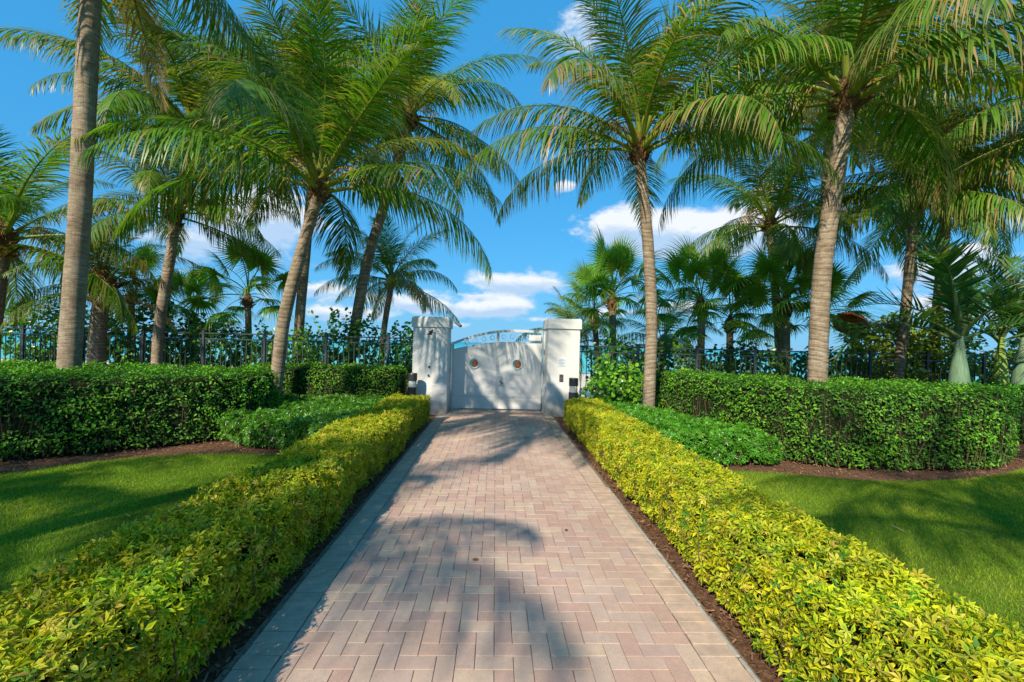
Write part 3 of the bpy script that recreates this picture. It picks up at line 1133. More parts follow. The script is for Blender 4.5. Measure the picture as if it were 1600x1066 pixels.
def bush(name, label, c, rx, ry, z0, z1, n, size, base, seed, single=0, group=None, fresh=None, ragged=0.3):
    rg = np.random.default_rng(seed)
    root = empty(name, (c[0], c[1], 0))
    tag(root, label, 'shrub', group)
    stems = MB()
    tips = []
    hub = Vector((0, 0, 0))
    for k in range(14):
        a_ = k * 2.4 + rg.uniform(-0.3, 0.3)
        rr = rg.uniform(0.2, 0.95)
        tp = Vector((cos(a_) * rx * rr, sin(a_) * ry * rr, z0 + (z1 - z0) * rg.uniform(0.6, 1.0) * (1.1 - 0.35 * rr)))
        b0 = Vector((cos(a_) * 0.1, sin(a_) * 0.1, 0))
        mid = (b0 + tp) / 2 + Vector((0, 0, 0.12)) + Vector(rg.normal(0, 0.05, 3))
        stems.tube([b0, mid, tp], [0.022, 0.014, 0.006], 5)
        tips.append((b0, mid, tp))
    stems.build('stem', M_twig, root)
    # clumps of leaves
    N = n
    d = rg.normal(0, 1, (N, 3))
    d /= np.linalg.norm(d, axis=1)[:, None]
    rad_ = rg.uniform(0.35, 1.0, N) ** 0.5
    wv = np.array([mnoise.noise(Vector((p * 1.8 + seed))) for p in d * 1.0])
    rad_ = rad_ * (1 + ragged * wv * 1.6)
    pos = np.stack([d[:, 0] * rx * rad_, d[:, 1] * ry * rad_, (z0 + z1) / 2 + d[:, 2] * (z1 - z0) / 2 * rad_], -1)
    # shoots sticking out of the top
    for k in range(int(8 * rx + 4)):
        bx = rg.uniform(-rx, rx) * 0.9
        by = rg.uniform(-ry, ry) * 0.6
        hh = rg.uniform(0.12, 0.42)
        m_ = int(hh / 0.035)
        topz = (z0 + z1) / 2 + (z1 - z0) / 2 * sqrt(max(0, 1 - (bx / rx) ** 2 * 0.9))
        t0 = np.linspace(-0.2, 1, m_ + 3)
        lean = rg.normal(0, 0.15, 2)
        p_ = np.stack([bx + lean[0] * t0 + rg.normal(0, 0.03, len(t0)), by + lean[1] * t0 + rg.normal(0, 0.03, len(t0)), topz - 0.1 + hh * t0], -1)
        pos = np.concatenate([pos, p_])
    N = len(pos)
    nor = pos - np.array([0, 0, (z0 + z1) / 2 - 0.3])
    nor /= np.linalg.norm(nor, axis=1)[:, None] + 1e-6
    nor = nor + np.array([-0.1, -0.3, 0.25])
    R = frames(nor / np.linalg.norm(nor, axis=1)[:, None], rg, 0.6)
    sc = size * rg.uniform(0.6, 1.25, N)
    cm_ = col_jit(N, base, 0.6, 1.4, rg)
    if fresh is not None:
        fr = rg.random(N) < 0.4
        cm_[fr] = col_jit(int(fr.sum()), fresh, 0.7, 1.3, rg)
    sel = np.zeros(N, bool)
    if single:
        front = np.argsort(pos[:, 1] - 0.3 * pos[:, 2])
        sel[front[:single]] = True
        mes = []
        for q_ in range(6):
            tv, tt, tcc = rl[q_ % 2]
            bc = np.array(base if q_ % 3 or fresh is None else fresh) * rg.uniform(0.8, 1.3)
            mm = np_mesh('leaf', tv, tt, tcc * bc)
            mm.materials.append(M_grape)
            mes.append(mm)
        for i in np.nonzero(sel)[0]:
            M4 = Matrix.Translation(Vector(pos[i])) @ Matrix(R[i].tolist()).to_4x4() @ Matrix.Scale(float(sc[i]), 4)
            child('leaf', mes[rg.integers(len(mes))], root, M4)
    idx = np.nonzero(~sel)[0]
    V, T, C = scatter(rl[0][0], rl[0][1], rl[0][2], pos[idx], R[idx], sc[idx], cm_[idx])
    o = link('foliage', np_mesh('foliage', V, T, C), root, (M_grape,))
    o['kind'] = 'stuff'
    return root


bush('broadleaf_shrub', 'bright green broad-leaved shrub beside the right gate pillar', (2.45, 10.2), 0.78, 0.5, 0.2, 1.22, 1500, 0.10, (0.085, 0.25, 0.02), 21, 290,
     fresh=(0.20, 0.42, 0.03), ragged=0.25)
GB = (0.06, 0.19, 0.025)
GF = (0.15, 0.34, 0.035)
SB = 'shrubs growing against the boundary fence'
for i, (x, y, rx, zt, lab) in enumerate([
        (-13.0, 12.9, 1.6, 2.35, 'dark broad-leaved shrub behind the fence at the far left edge'),
        (-10.3, 12.8, 1.5, 2.45, 'tall dark leafy shrub behind the thickest palm trunk'),
        (-8.6, 13.1, 1.1, 2.05, 'leafy shrub behind the fence under the left coconut palm'),
        (-6.6, 13.2, 1.2, 1.85, 'thin low shrub behind the fence between the short fan palm and the leaning palm'),
        (-4.7, 12.8, 1.05, 2.25, 'shrub with tall leafy shoots behind the fence near the leaning rear palm'),
        (-3.0, 12.9, 1.0, 1.90, 'dark shrub behind the fence next to the left gate pillar')]):
    bush('sea_grape_shrub', lab, (x, y), rx, 0.6, 0.3, zt, int(1500 * rx), 0.115, GB, 30 + i, group=SB, fresh=GF, ragged=0.4)
for i, (x, y, rx, zt, bc, fc, lab) in enumerate([
        (3.0, 12.9, 0.9, 1.80, GB, (0.14, 0.32, 0.03), 'shrub behind the fence between right pillar and slim palm trunk'),
        (4.6, 12.9, 1.0, 1.75, GB, GF, 'shrub behind the fence just right of the slim palm trunk'),
        (6.8, 12.9, 1.2, 1.70, GB, GF, 'shrub behind the fence left of the stout right palm trunk'),
        (9.2, 12.9, 1.2, 1.75, GB, GF, 'shrub behind the fence near the orange parasol'),
        (10.7, 12.5, 1.3, 2.60, (0.22, 0.34, 0.03), (0.42, 0.50, 0.04), 'tall yellow-green sunlit shrub rising over the right fence'),
        (12.1, 12.7, 1.1, 2.35, (0.11, 0.22, 0.025), (0.26, 0.38, 0.04), 'yellow-green shrub behind the bottle palm at right'),
        (14.3, 12.5, 1.4, 2.1, GB, GF, 'dark green shrub at the far right edge behind the swollen palms')]):
    bush('sea_grape_shrub', lab, (x, y), rx, 0.6, 0.3, zt, int((3200 if i == 4 else 1500) * rx), 0.115, bc, 40 + i, group=SB, fresh=fc, ragged=0.4)


# ------------------------------------------------------------------ palms
def frond_mesh(name, L, e0, droop, n, lmax, ldroop, seed, kind='green', vlift=0.0, petiole=0.14, width=0.034, brown=0.15, bend=0.0, nseg=4):
    r = np.random.default_rng(seed)
    NS = 26
    ss = np.linspace(0, 1, NS)
    p = np.zeros((NS, 3))
    T_ = np.zeros((NS, 3))
    a_ = 0.0
    for i, s in enumerate(ss):
        e = radians(e0 - droop * s ** 1.35)
        hb = radians(bend * s ** 1.5)
        T_[i] = (cos(e) * cos(hb), cos(e) * sin(hb), sin(e))
        if i:
            p[i] = p[i - 1] + (T_[i] + T_[i - 1]) / 2 * L / (NS - 1)
    V, F, C = [], [], []
    pet = {'green': (0.30, 0.34, 0.05), 'dry': (0.30, 0.19, 0.09), 'lime': (0.34, 0.40, 0.06), 'blue': (0.22, 0.30, 0.12)}[kind]
    rib = {'green': (0.24, 0.30, 0.04), 'dry': (0.30, 0.20, 0.10), 'lime': (0.34, 0.42, 0.06), 'blue': (0.16, 0.26, 0.10)}[kind]
    # rachis
    for i, s in enumerate(ss):
        t = Vector(T_[i])
        sd = Vector((0, 0, 1)).cross(t)
        if sd.length < 0.05:
            sd = Vector((0, 1, 0))
        sd.normalize()
        up = t.cross(sd)
        wd = (0.055 * (1 - s) ** 3 + 0.016 * (1 - s) + 0.003) * (L / 3.8) ** 0.5
        th = wd * 0.5
        for (ax, ay) in ((-1, 0.4), (0, 1), (1, 0.4), (0.5, -1), (-0.5, -1)):
            V.append(tuple(Vector(p[i]) + sd * wd * ax + up * th * ay))
            mixf = min(1, s * 4)
            C.append(tuple(pet[k] * (1 - mixf) + rib[k] * mixf for k in range(3)))
    for i in range(NS - 1):
        for k in range(5):
            k2 = (k + 1) % 5
            F.append((i * 5 + k, i * 5 + k2, (i + 1) * 5 + k2))
            F.append((i * 5 + k, (i + 1) * 5 + k2, (i + 1) * 5 + k))
    bases = {'green': (0.092, 0.195, 0.014), 'dry': (0.30, 0.21, 0.10), 'lime': (0.24, 0.32, 0.03), 'blue': (0.05, 0.15, 0.035)}[kind]
    for side in (-1, 1):
        for j in range(n):
            s = petiole + (1 - petiole) * (j + r.uniform(0.2, 0.8)) / n
            if r.random() < 0.07:
                continue
            f = s * (NS - 1)
            i0 = min(int(f), NS - 2)
            fr = f - i0
            P0 = p[i0] * (1 - fr) + p[i0 + 1] * fr
            t = T_[i0] * (1 - fr) + T_[i0 + 1] * fr
            t /= np.linalg.norm(t)
            sd = np.cross([0, 0, 1.0], t)
            if np.linalg.norm(sd) < 0.05:
                sd = np.array([0, 1.0, 0])
            sd /= np.linalg.norm(sd)
            up = np.cross(t, sd)
            q = (s - petiole) / (1 - petiole)
            ll = lmax * (0.45 + 0.55 * min(1, q / 0.25)) * (1 - 0.72 * max(0, (q - 0.35) / 0.65) ** 1.5) * r.uniform(0.85, 1.08)
            al = radians(68 - 42 * q + r.normal(0, 5))
            d = t * cos(al) + sd * side * sin(al) + up * (vlift + r.normal(0, 0.07))
            d /= np.linalg.norm(d)
            wdv = np.cross(d, up * 1.0 + sd * side * 0.15)
            wdv /= np.linalg.norm(wdv) + 1e-9
            gw = ldroop * r.uniform(0.75, 1.3)
            if kind == 'dry':
                gw *= 1.6
            cur = P0.copy()
            wb = width * r.uniform(0.85, 1.15) * (0.6 + 0.4 * (1 - q))
            o = len(V)
            hv = r.uniform(0.7, 1.35)
            cb = np.array(bases) * hv * np.array([1 + r.normal(0, .12), 1, 1 + r.normal(0, .2)])
            isb = r.random() < brown
            tipc = np.array([0.36, 0.25, 0.10]) * r.uniform(0.7, 1.2) if isb else cb * np.array([1.25, 1.15, 1.0])
            if isb and r.random() < 0.2:
                cb = tipc
            ws = [0.55, 1.0, 0.85, 0.5, 0.0] if nseg == 4 else [0.6, 1.0, 0.6, 0.0]
            for k in range(nseg + 1):
                tq = k / nseg
                wk = wb * ws[k] * 0.5
                cc = cb * (1 - tq ** 3) + tipc * tq ** 3
                if k < nseg:
                    fold = np.cross(wdv, d) * wk * 0.5
                    V.append(tuple(cur - wdv * wk + fold))
                    V.append(tuple(cur + wdv * wk + fold))
                    C += [tuple(cc)] * 2
                else:
                    V.append(tuple(cur))
                    C.append(tuple(cc))
                d = d + np.array([0, 0, -1.0]) * gw * (0.25 + 0.5 * tq) / nseg * 4 * 0.5 + r.normal(0, 0.05, 3)
                d /= np.linalg.norm(d)
                wn = wdv - d * np.dot(wdv, d)
                wdv = wn / (np.linalg.norm(wn) + 1e-9)
                cur = cur + d * ll / nseg
            for k in range(nseg - 1):
                a0 = o + 2 * k
                F.append((a0, a0 + 1, a0 + 3))
                F.append((a0, a0 + 3, a0 + 2))
            a0 = o + 2 * (nseg - 1)
            F.append((a0, a0 + 1, a0 + 2))
    me_ = np_mesh(name, V, F, C)
    me_.materials.append(M_frond)
    return me_


BINS = [(80, 45), (66, 62), (50, 76), (34, 84), (16, 78), (-4, 58), (-28, 40)]
FR = {}
for bi, (e, dr) in enumerate(BINS):
    for v_ in range(4):
        FR[(bi, v_, 'g')] = frond_mesh('frond', 3.8 * (1 - 0.12 * (bi == 0)), e, dr + (v_ - 1.5) * 7, 100, 1.08, (0.6, 0.9, 1.3, 1.8, 2.1, 2.1, 2.0)[bi], 100 + bi * 10 + v_, 'green',
                                       (0.12, 0.10, 0.0, -0.12, -0.22, -0.25, -0.2)[bi], brown=0.10 + 0.07 * bi, bend=(v_ - 1.5) * 16)
    for v_ in range(2):
        FR[(bi, v_, 'b')] = frond_mesh('frond', 3.8, e, dr + v_ * 12 - 4, 98, 1.05, (0.7, 1.0, 1.4, 1.9, 2.2, 2.2, 2.0)[bi], 160 + bi * 10 + v_, 'green', (0.1, 0.05, 0.0, -0.12, -0.22, -0.25, -0.2)[bi], brown=0.75, bend=(v_ - .5) * 24)
    FR[(bi, 0, 'd')] = frond_mesh('frond', 3.2, e, dr + 12, 80, 0.70, 1.1, 200 + bi, 'dry', 0, brown=0.8)
    FR[(bi, 0, 'l')] = frond_mesh('frond', 3.7, e, dr, 112, 0.90, 0.8, 220 + bi, 'lime', 0.0, brown=0.5)


def trunk_mesh(name, pts, r0, r1, seed, ring=0.10, flare=1.25, seg=18, amp=0.7):
    """curved trunk with leaf-scar rings through the points"""
    r = np.random.default_rng(seed)
    P = [Vector(p_) for p_ in pts]
    P = [2 * P[0] - P[1]] + P + [2 * P[-1] - P[-2]]
    cv = []
    for i in range(1, len(P) - 2):
        a_, b_, c_, d_ = P[i - 1:i + 3]
        for k in range(12):
            u = k / 12
            cv.append(0.5 * ((2 * b_) + (c_ - a_) * u + (2 * a_ - 5 * b_ + 4 * c_ - d_) * u * u + (3 * b_ - a_ - 3 * c_ + d_) * u ** 3))
    cv.append(P[-2])
    ln = [0]
    for i in range(1, len(cv)):
        ln.append(ln[-1] + (cv[i] - cv[i - 1]).length)
    tot = ln[-1]
    # ring heights
    hs = [0.0]
    while hs[-1] < tot:
        hs.append(hs[-1] + ring * r.uniform(0.55, 1.35))
    st = []
    for a_, b_ in zip(hs[:-1], hs[1:]):
        st += [(a_, 0.0, 0.62), (a_ + 0.22 * (b_ - a_), 0.030, 1.0), (a_ + 0.72 * (b_ - a_), 0.012, 1.08)]
    st = [x for x in st if x[0] < tot] + [(tot, 0, 1)]
    V, F, C = [], [], []
    ph = r.uniform(0, 6, 4)
    for (h, bu, cl) in st:
        i = max(0, min(len(ln) - 2, int(np.searchsorted(ln, h)) - 1))
        f = (h - ln[i]) / max(1e-6, ln[i + 1] - ln[i])
        c = cv[i].lerp(cv[i + 1], f)
        tdir = (cv[i + 1] - cv[i]).normalized()
        x = Vector((1, 0, 0)) - tdir * tdir.x
        x.normalize()
        y = tdir.cross(x)
        q = h / tot
        rad_ = (r0 * (1 - q) + r1 * q) * (1 + (flare - 1) * math.exp(-h / 0.28))
        for k in range(seg):
            an = 2 * pi * k / seg
            wob = 1 + 0.025 * sin(3 * an + h * 2 + ph[0]) + 0.02 * mnoise.noise(Vector((cos(an) * 2, sin(an) * 2, h * 4 + seed)))
            tilt = 0.035 * sin(an + ph[1] + h * 1.3) * (1 if bu == 0 else 0.9)
            V.append(tuple(c + tdir * tilt + (x * cos(an) + y * sin(an)) * rad_ * wob * (1 + bu * 1.3 * amp)))
            g_ = (1 - (1 - cl) * amp) * r.uniform(0.9, 1.08)
            C.append((g_, g_, g_))
    for i in range(len(st) - 1):
        for k in range(seg):
            k2 = (k + 1) % seg
            F.append((i * seg + k, i * seg + k2, (i + 1) * seg + k2, (i + 1) * seg + k))
    me_ = np_mesh(name, V, F, C, smooth=True)
    me_.materials.append(M_trunk)
    return me_


def boots_mesh(seed, r1, kind='coco'):
    """brown fibrous leaf bases wrapping the top of the trunk"""
    r = np.random.default_rng(seed)
    b = MB()
    prof = [(-0.22, 1.0), (-0.10, 1.25), (0.02, 1.55), (0.15, 1.75), (0.30, 1.5), (0.48, 1.0), (0.65, 0.4)]
    vs, fs = [], []
    sg = 16
    for (z, m_) in prof:
        for k in range(sg):
            an = 2 * pi * k / sg
            rr = r1 * m_ * (1 + r.uniform(-0.16, 0.16))
            vs.append((cos(an) * rr, sin(an) * rr, z + r.uniform(-0.03, 0.03)))
    for i in range(len(prof) - 1):
        for k in range(sg):
            k2 = (k + 1) % sg
            fs.append((i * sg + k, i * sg + k2, (i + 1) * sg + k2, (i + 1) * sg + k))
    b.add(vs, fs)
    for k in range(16):
        an = k * 2.4 + r.uniform(-0.2, 0.2)
        z = -0.18 + 0.5 * k / 16
        rr = r1 * 1.2
        el_ = r.uniform(0.2, 1.1)
        d = Vector((cos(an) * cos(el_), sin(an) * cos(el_), sin(el_)))
        p0 = Vector((cos(an) * rr, sin(an) * rr, z))
        Lq = r.uniform(0.10, 0.30)
        b.tube([p0 - d * 0.05, p0 + d * Lq * 0.5, p0 + d * Lq], [0.055, 0.04, r.uniform(0.008, 0.03)], 6)
    # loose fibre strands
    for k in range(26):
        an = r.uniform(0, 2 * pi)
        rr = r1 * r.uniform(1.3, 1.9)
        z = r.uniform(-0.05, 0.4)
        p0 = Vector((cos(an) * rr, sin(an) * rr, z))
        b.tube([p0, p0 + Vector((cos(an) * 0.08, sin(an) * 0.08, -0.10)), p0 + Vector((cos(an) * 0.06 + r.normal(0, .04), sin(an) * 0.06 + r.normal(0, .04), -0.28))], [0.008, 0.006, 0.003], 4)
    me_ = b.mesh('leaf_bases')
    me_.materials.append(M_fibre)
    return me_


def spike_mesh(seed):
    """branched flower stalk hanging among the fronds"""
    r = np.random.default_rng(seed)
    b = MB()
    b.tube([(0, 0, 0), (0.25, 0, 0.25), (0.5, 0, 0.3)], [0.02, 0.016, 0.01], 5)
    for k in range(24):
        s = 0.4 + 0.6 * k / 24
        p0 = Vector((0.5 * s, 0, 0.3 * s ** 0.7))
        d = Vector((r.uniform(0.1, 0.5), r.uniform(-0.35, 0.35), r.uniform(-0.25, 0.1)))
        b.tube([p0, p0 + d * 0.6, p0 + d + Vector((0, 0, -0.15))], [0.007, 0.006, 0.004], 4)
    me_ = b.mesh('flower_stalk')
    return me_


M_spike = simple('dry_flower_stalk', (0.42, 0.26, 0.08), 0.8, 20, 0.4, 0.2)
SPK = [spike_mesh(300), spike_mesh(301)]
for s_ in SPK:
    s_.materials.append(M_spike)
BOOT = [boots_mesh(310 + k, 0.13) for k in range(3)]


def coco(label, pts, r0, r1, nf=24, L=1.0, seed=1, phase=0.0, dry=2, lime=1, emax=0, emin=6, spikes=3, group='coconut palms', extra=(), tilt=(0, 0), amp=0.8, bt=0.18):
    b0 = Vector(pts[0])
    root = empty('coconut_palm', b0)
    tag(root, label, 'palm tree', group)
    loc = [Vector(p_) - b0 for p_ in pts]
    child('trunk', trunk_mesh('trunk', loc, r0, r1, seed, amp=amp), root)
    top = loc[-1]
    rg = random.Random(seed)
    child('leaf_bases', BOOT[seed % 3], root, Matrix.Translation(top) @ Matrix.Rotation(rg.uniform(0, 6), 4, 'Z') @ Matrix.Scale(r1 / 0.13, 4))
    dry_ids = set(rg.sample(range(int(nf * 0.6), nf), min(dry, nf - int(nf * 0.6))))
    lime_ids = set(rg.sample(range(int(nf * 0.3), nf), lime))
    Tl = Matrix.Rotation(tilt[0], 4, 'X') @ Matrix.Rotation(tilt[1], 4, 'Y')
    for i in range(nf):
        q = (i + 0.5) / nf
        bi = min(len(BINS) - 1, int(emax + (emin + 1 - emax) * q ** 0.9))
        if i in dry_ids:
            me_ = FR[(bi, 0, 'd')]
        elif i in lime_ids:
            me_ = FR[(bi, 0, 'l')]
        elif rg.random() < bt:
            me_ = FR[(bi, rg.randrange(2), 'b')]
        else:
            me_ = FR[(bi, rg.randrange(4), 'g')]
        an = phase + i * 2.39996 + rg.uniform(-0.22, 0.22)
        off = 0.03 + 0.11 * q
        z = 0.42 - 0.40 * q
        sc = L * rg.uniform(0.88, 1.1) * (0.8 + 0.2 * min(1, q * 4))
        Mx = Matrix.Translation(top) @ Tl @ Matrix.Rotation(an, 4, 'Z') @ Matrix.Translation((off, 0, z)) @ Matrix.Rotation(rg.uniform(-0.25, 0.25), 4, 'X') @ Matrix.Scale(sc, 4)
        child('frond', me_, root, Mx)
    for (an, bi, kd, sc) in extra:
        Mx = Matrix.Translation(top) @ Matrix.Rotation(an, 4, 'Z') @ Matrix.Translation((0.1, 0, 0.2)) @ Matrix.Scale(sc, 4)
        child('frond', FR[(bi, 1 if kd == 'g' else 0, kd)], root, Mx)
    for k in range(spikes):
        an = phase + k * 2.1 + 0.5
        child('flower_stalk', SPK[k % 2], root, Matrix.Translation(top) @ Matrix.Rotation(an, 4, 'Z') @ Matrix.Translation((0.1, 0, 0.25)) @ Matrix.Scale(1.1, 4))
    return root


coco('thickest coconut trunk, rising from the big left hedge out of the picture',
     [(-7.40, 7.6, -0.05), (-7.38, 7.6, 1.05), (-7.26, 7.6, 4.0), (-7.18, 7.6, 7.2), (-7.05, 7.7, 8.9)], 0.158, 0.138, 22, 1.0, 401, 0.3, 1, 1, 1, 6, amp=0.3)
coco('leaning coconut palm standing in front of the second left hedge',
     [(-4.80, 9.2, -0.05), (-4.72, 9.2, 1.0), (-4.62, 9.2, 2.0), (-4.33, 9.2, 3.3), (-3.98, 9.2, 4.6)], 0.128, 0.108, 24, 1.05, 402, 1.75, 0, 1, 0, 4, bt=0.15)
coco('tall leaning coconut palm behind the fence, left of the gate',
     [(-4.72, 13, -0.2), (-4.52, 13, 1.8), (-4.16, 13, 4.0), (-3.75, 13, 5.5), (-3.1, 13, 7.9)], 0.155, 0.125, 24, 1.02, 403, 2.2, 0, 2, 0, 5, bt=0.4)
coco('straight palm trunk behind the leaning palm, its crown lost in other crowns',
     [(-6.40, 13.5, -0.2), (-6.33, 13.5, 1.8), (-6.2, 13.5, 4.0), (-5.95, 13.5, 7.8)], 0.145, 0.12, 28, 1.1, 404, 0.2, 0, 1, 0, 4, bt=0.4)
coco('slim coconut palm right of the gate with a narrow ringed trunk',
     [(2.72, 9.0, -0.05), (2.74, 9.0, 1.0), (2.75, 9.0, 2.18), (2.63, 9.0, 3.72), (2.42, 9.0, 5.45)], 0.118, 0.102, 24, 0.95, 405, 0.9, 0, 2, 0, 4, 4, bt=0.65)
coco('stout coconut palm growing out of the curved right hedge',
     [(5.30, 7.9, -0.05), (5.31, 7.9, 1.2), (5.36, 7.9, 3.1), (5.58, 7.9, 4.95), (5.72, 7.9, 5.95)], 0.155, 0.128, 26, 1.05, 406, 1.9, 0, 1, 0, 4, 4, bt=0.7)
coco('straight coconut palm near the right edge, left of its twin trunk',
     [(10.10, 12, -0.2), (10.34, 12, 2.7), (10.53, 12, 5.6)], 0.125, 0.105, 24, 1.0, 407, 0.6, 0, 1, 0, 5, bt=0.3)
coco('grey coconut trunk standing just right of another near the right edge',
     [(11.5, 12.6, -0.2), (11.74, 12.6, 2.6), (11.96, 12.6, 6.1)], 0.145, 0.12, 24, 1.05, 408, 1.4, 0, 1, 0, 5, bt=0.4)
coco('coconut palm behind the fan palms right of the slim palm',
     [(8.35, 14, -0.3), (8.2, 14, 2.0), (7.85, 14, 5.35)], 0.13, 0.11, 20, 0.88, 409, 2.8, 0, 1, 0, 5, bt=0.5)
coco('coconut palm with a brown shaggy neck, between the thick left trunk and the fan palm',
     [(-8.72, 11.2, -0.1), (-8.70, 11.2, 1.75), (-8.45, 11.2, 3.6), (-8.38, 11.2, 4.5)], 0.12, 0.105, 18, 0.78, 410, 0.1, 0, 1, 0, 5, 4, bt=0.3)
coco('small distant coconut palm beyond the fence left of the gate',
     [(-4.95, 17, -0.8), (-4.8, 17, 1.9), (-4.56, 17, 3.75)], 0.12, 0.10, 22, 0.78, 411, 0.4, 1, 0, 0, 5, 1)
coco('coconut palm with a low crown filling the left edge',
     [(-12.3, 10.6, -0.1), (-12.1, 10.6, 1.8), (-11.9, 10.6, 3.6)], 0.17, 0.14, 20, 0.95, 412, 0.5, 0, 1, 0, 5)
coco('short palm with drooping dry leaves right behind the thickest trunk',
     [(-10.35, 11.4, -0.1), (-10.4, 11.4, 1.2), (-10.3, 11.4, 2.6)], 0.20, 0.16, 14, 0.6, 413, 0.5, 2, 0, 0, 5)
coco('tall coconut palm whose crown fills the upper left, trunk behind the shaggy-necked palm',
     [(-9.9, 12.9, -0.2), (-9.8, 12.9, 3.5), (-9.1, 12.9, 7.2)], 0.12, 0.11, 30, 1.12, 414, 1.5, 0, 1, 0, 4, bt=0.3)
coco('coconut palm whose high crown hangs over the stout palm, its trunk behind it',
     [(8.75, 13.2, -0.2), (8.85, 13.1, 4.0), (8.9, 13.0, 7.9)], 0.14, 0.12, 30, 1.15, 415, 0.7, 1, 2, 0, 4, 4, bt=0.7)
coco('coconut palm at the far right edge, crown reaching in from outside',
     [(12.6, 9.4, -0.1), (12.6, 9.4, 3), (12.3, 9.4, 6.6)], 0.18, 0.15, 24, 1.1, 416, 0.2, 1, 1, 0, 5, bt=0.3)
coco('low young coconut palm beyond the fence, just right of the right gate pillar',
     [(2.05, 15.5, -0.6), (2.1, 15.5, 0.8), (2.1, 15.5, 1.6)], 0.14, 0.12, 14, 0.68, 417, 0.9, 2, 3, 0, 5, 0)
coco('low young coconut palm beyond the fence, between two fan palms right of the slim trunk',
     [(5.2, 16, -0.6), (5.25, 16, 0.6), (5.3, 16, 1.5)], 0.14, 0.12, 14, 0.68, 418, 0.2, 4, 1, 0, 5, 0)
# palms standing behind the camera, seen by their shadows on the drive and the lawns
for i, (x, y, z, ph, sc, lab) in enumerate([
        (-4.9, 1.1, 7.4, 0.4, 0.9, 'coconut palm behind the viewer whose frond shadows dapple the gate'),
        (-7.1, -5.6, 6.5, 0.95, 0.95, 'coconut palm behind the viewer shading the near left variegated hedge'),
        (-9.9, -3.9, 6.5, 2.2, 0.90, 'coconut palm behind the viewer casting the streaks on the left lawn'),
        (0.9, -4.9, 7.0, 2.6, 0.85, 'coconut palm behind the viewer casting the streaks on the right lawn'),
        (4.2, -3.0, 7.0, 0.9, 0.85, 'coconut palm behind the viewer shading the far corner of the right lawn')]):
    coco(lab, [(x - 0.3, y, -0.05), (x - 0.2, y, z / 2), (x, y, z)], 0.15, 0.12, (14, 12, 13, 12, 11)[i], sc, 430 + i, ph, 0, 0, 1, 5, 2,
         extra=((-1.5, 3, 'g', 1.15), (-0.95, 4, 'g', 1.0), (-2.0, 3, 'g', 1.0)) if i == 0 else ((1.0, 3, 'g', 1.0),) if i == 1 else ())


# fan palms --------------------------------------------------------
def fan_mesh(seed, n=42, R_=0.80, pet=1.0, droop=0.5):
    r = np.random.default_rng(seed)
    V, F, C = [], [], []

    def strip_(pts, wv_, cols):
        o = len(V)
        for (c, wv1, cc) in zip(pts, wv_, cols):
            V.append(tuple(c - wv1))
            V.append(tuple(c + wv1))
            C.append(tuple(cc))
            C.append(tuple(cc))
        for k in range(len(pts) - 1):
            a0 = o + 2 * k
            F.append((a0, a0 + 1, a0 + 3))
            F.append((a0, a0 + 3, a0 + 2))
    # petiole, gently arched, growing along +X
    ps = [np.array([pet * k / 5, 0, 0.10 * sin(pi * k / 5)]) for k in range(6)]
    strip_(ps, [np.array([0, 0.016 - 0.0015 * k, 0]) for k in range(6)], [(0.22, 0.28, 0.05)] * 6)
    strip_([q_ - np.array([0, 0, 0.012]) for q_ in ps], [np.array([0, 0.010, 0.008])] * 6, [(0.20, 0.26, 0.05)] * 6)
    hub = np.array([pet, 0, 0])
    for k in range(n):
        an = (k - (n - 1) / 2) / ((n - 1) / 2) * radians(150)
        Ls = R_ * (1 - 0.22 * abs(an) / pi) * r.uniform(0.9, 1.06)
        d = np.array([cos(an), sin(an), 0.18 * cos(an)])
        d = d / np.linalg.norm(d)
        wd = np.array([-sin(an), cos(an), (0.25 if k % 2 else -0.25)])
        wmax = Ls * 0.5 * 2 * radians(300) / n * 0.62
        cb = np.array([0.11, 0.26, 0.03]) * r.uniform(0.7, 1.4)
        if r.random() < 0.08:
            cb = np.array([0.22, 0.24, 0.05])
        tip = np.array([0.30, 0.26, 0.09]) if r.random() < 0.3 else cb * 1.3
        cur = hub.copy()
        pts, ws, cs = [], [], []
        prof = [0.12, 0.60, 0.80, 0.45, 0.22, 0.03]
        for q in range(6):
            s = q / 5
            pts.append(cur.copy())
            ws.append(wd * wmax * 0.5 * prof[q])
            cs.append(cb * (1 - s ** 2) + tip * s ** 2)
            d = d + np.array([0, 0, -droop * (0.1 + s) * 0.42 * r.uniform(0.5, 1.5)])
            d /= np.linalg.norm(d)
            cur = cur + d * Ls / 5
        strip_(pts, ws, cs)
    me_ = np_mesh('fan_leaf', V, F, C)
    me_.materials.append(M_frond)
    return me_


FANS = [fan_mesh(500 + k, droop=0.5 + 0.35 * k) for k in range(5)]


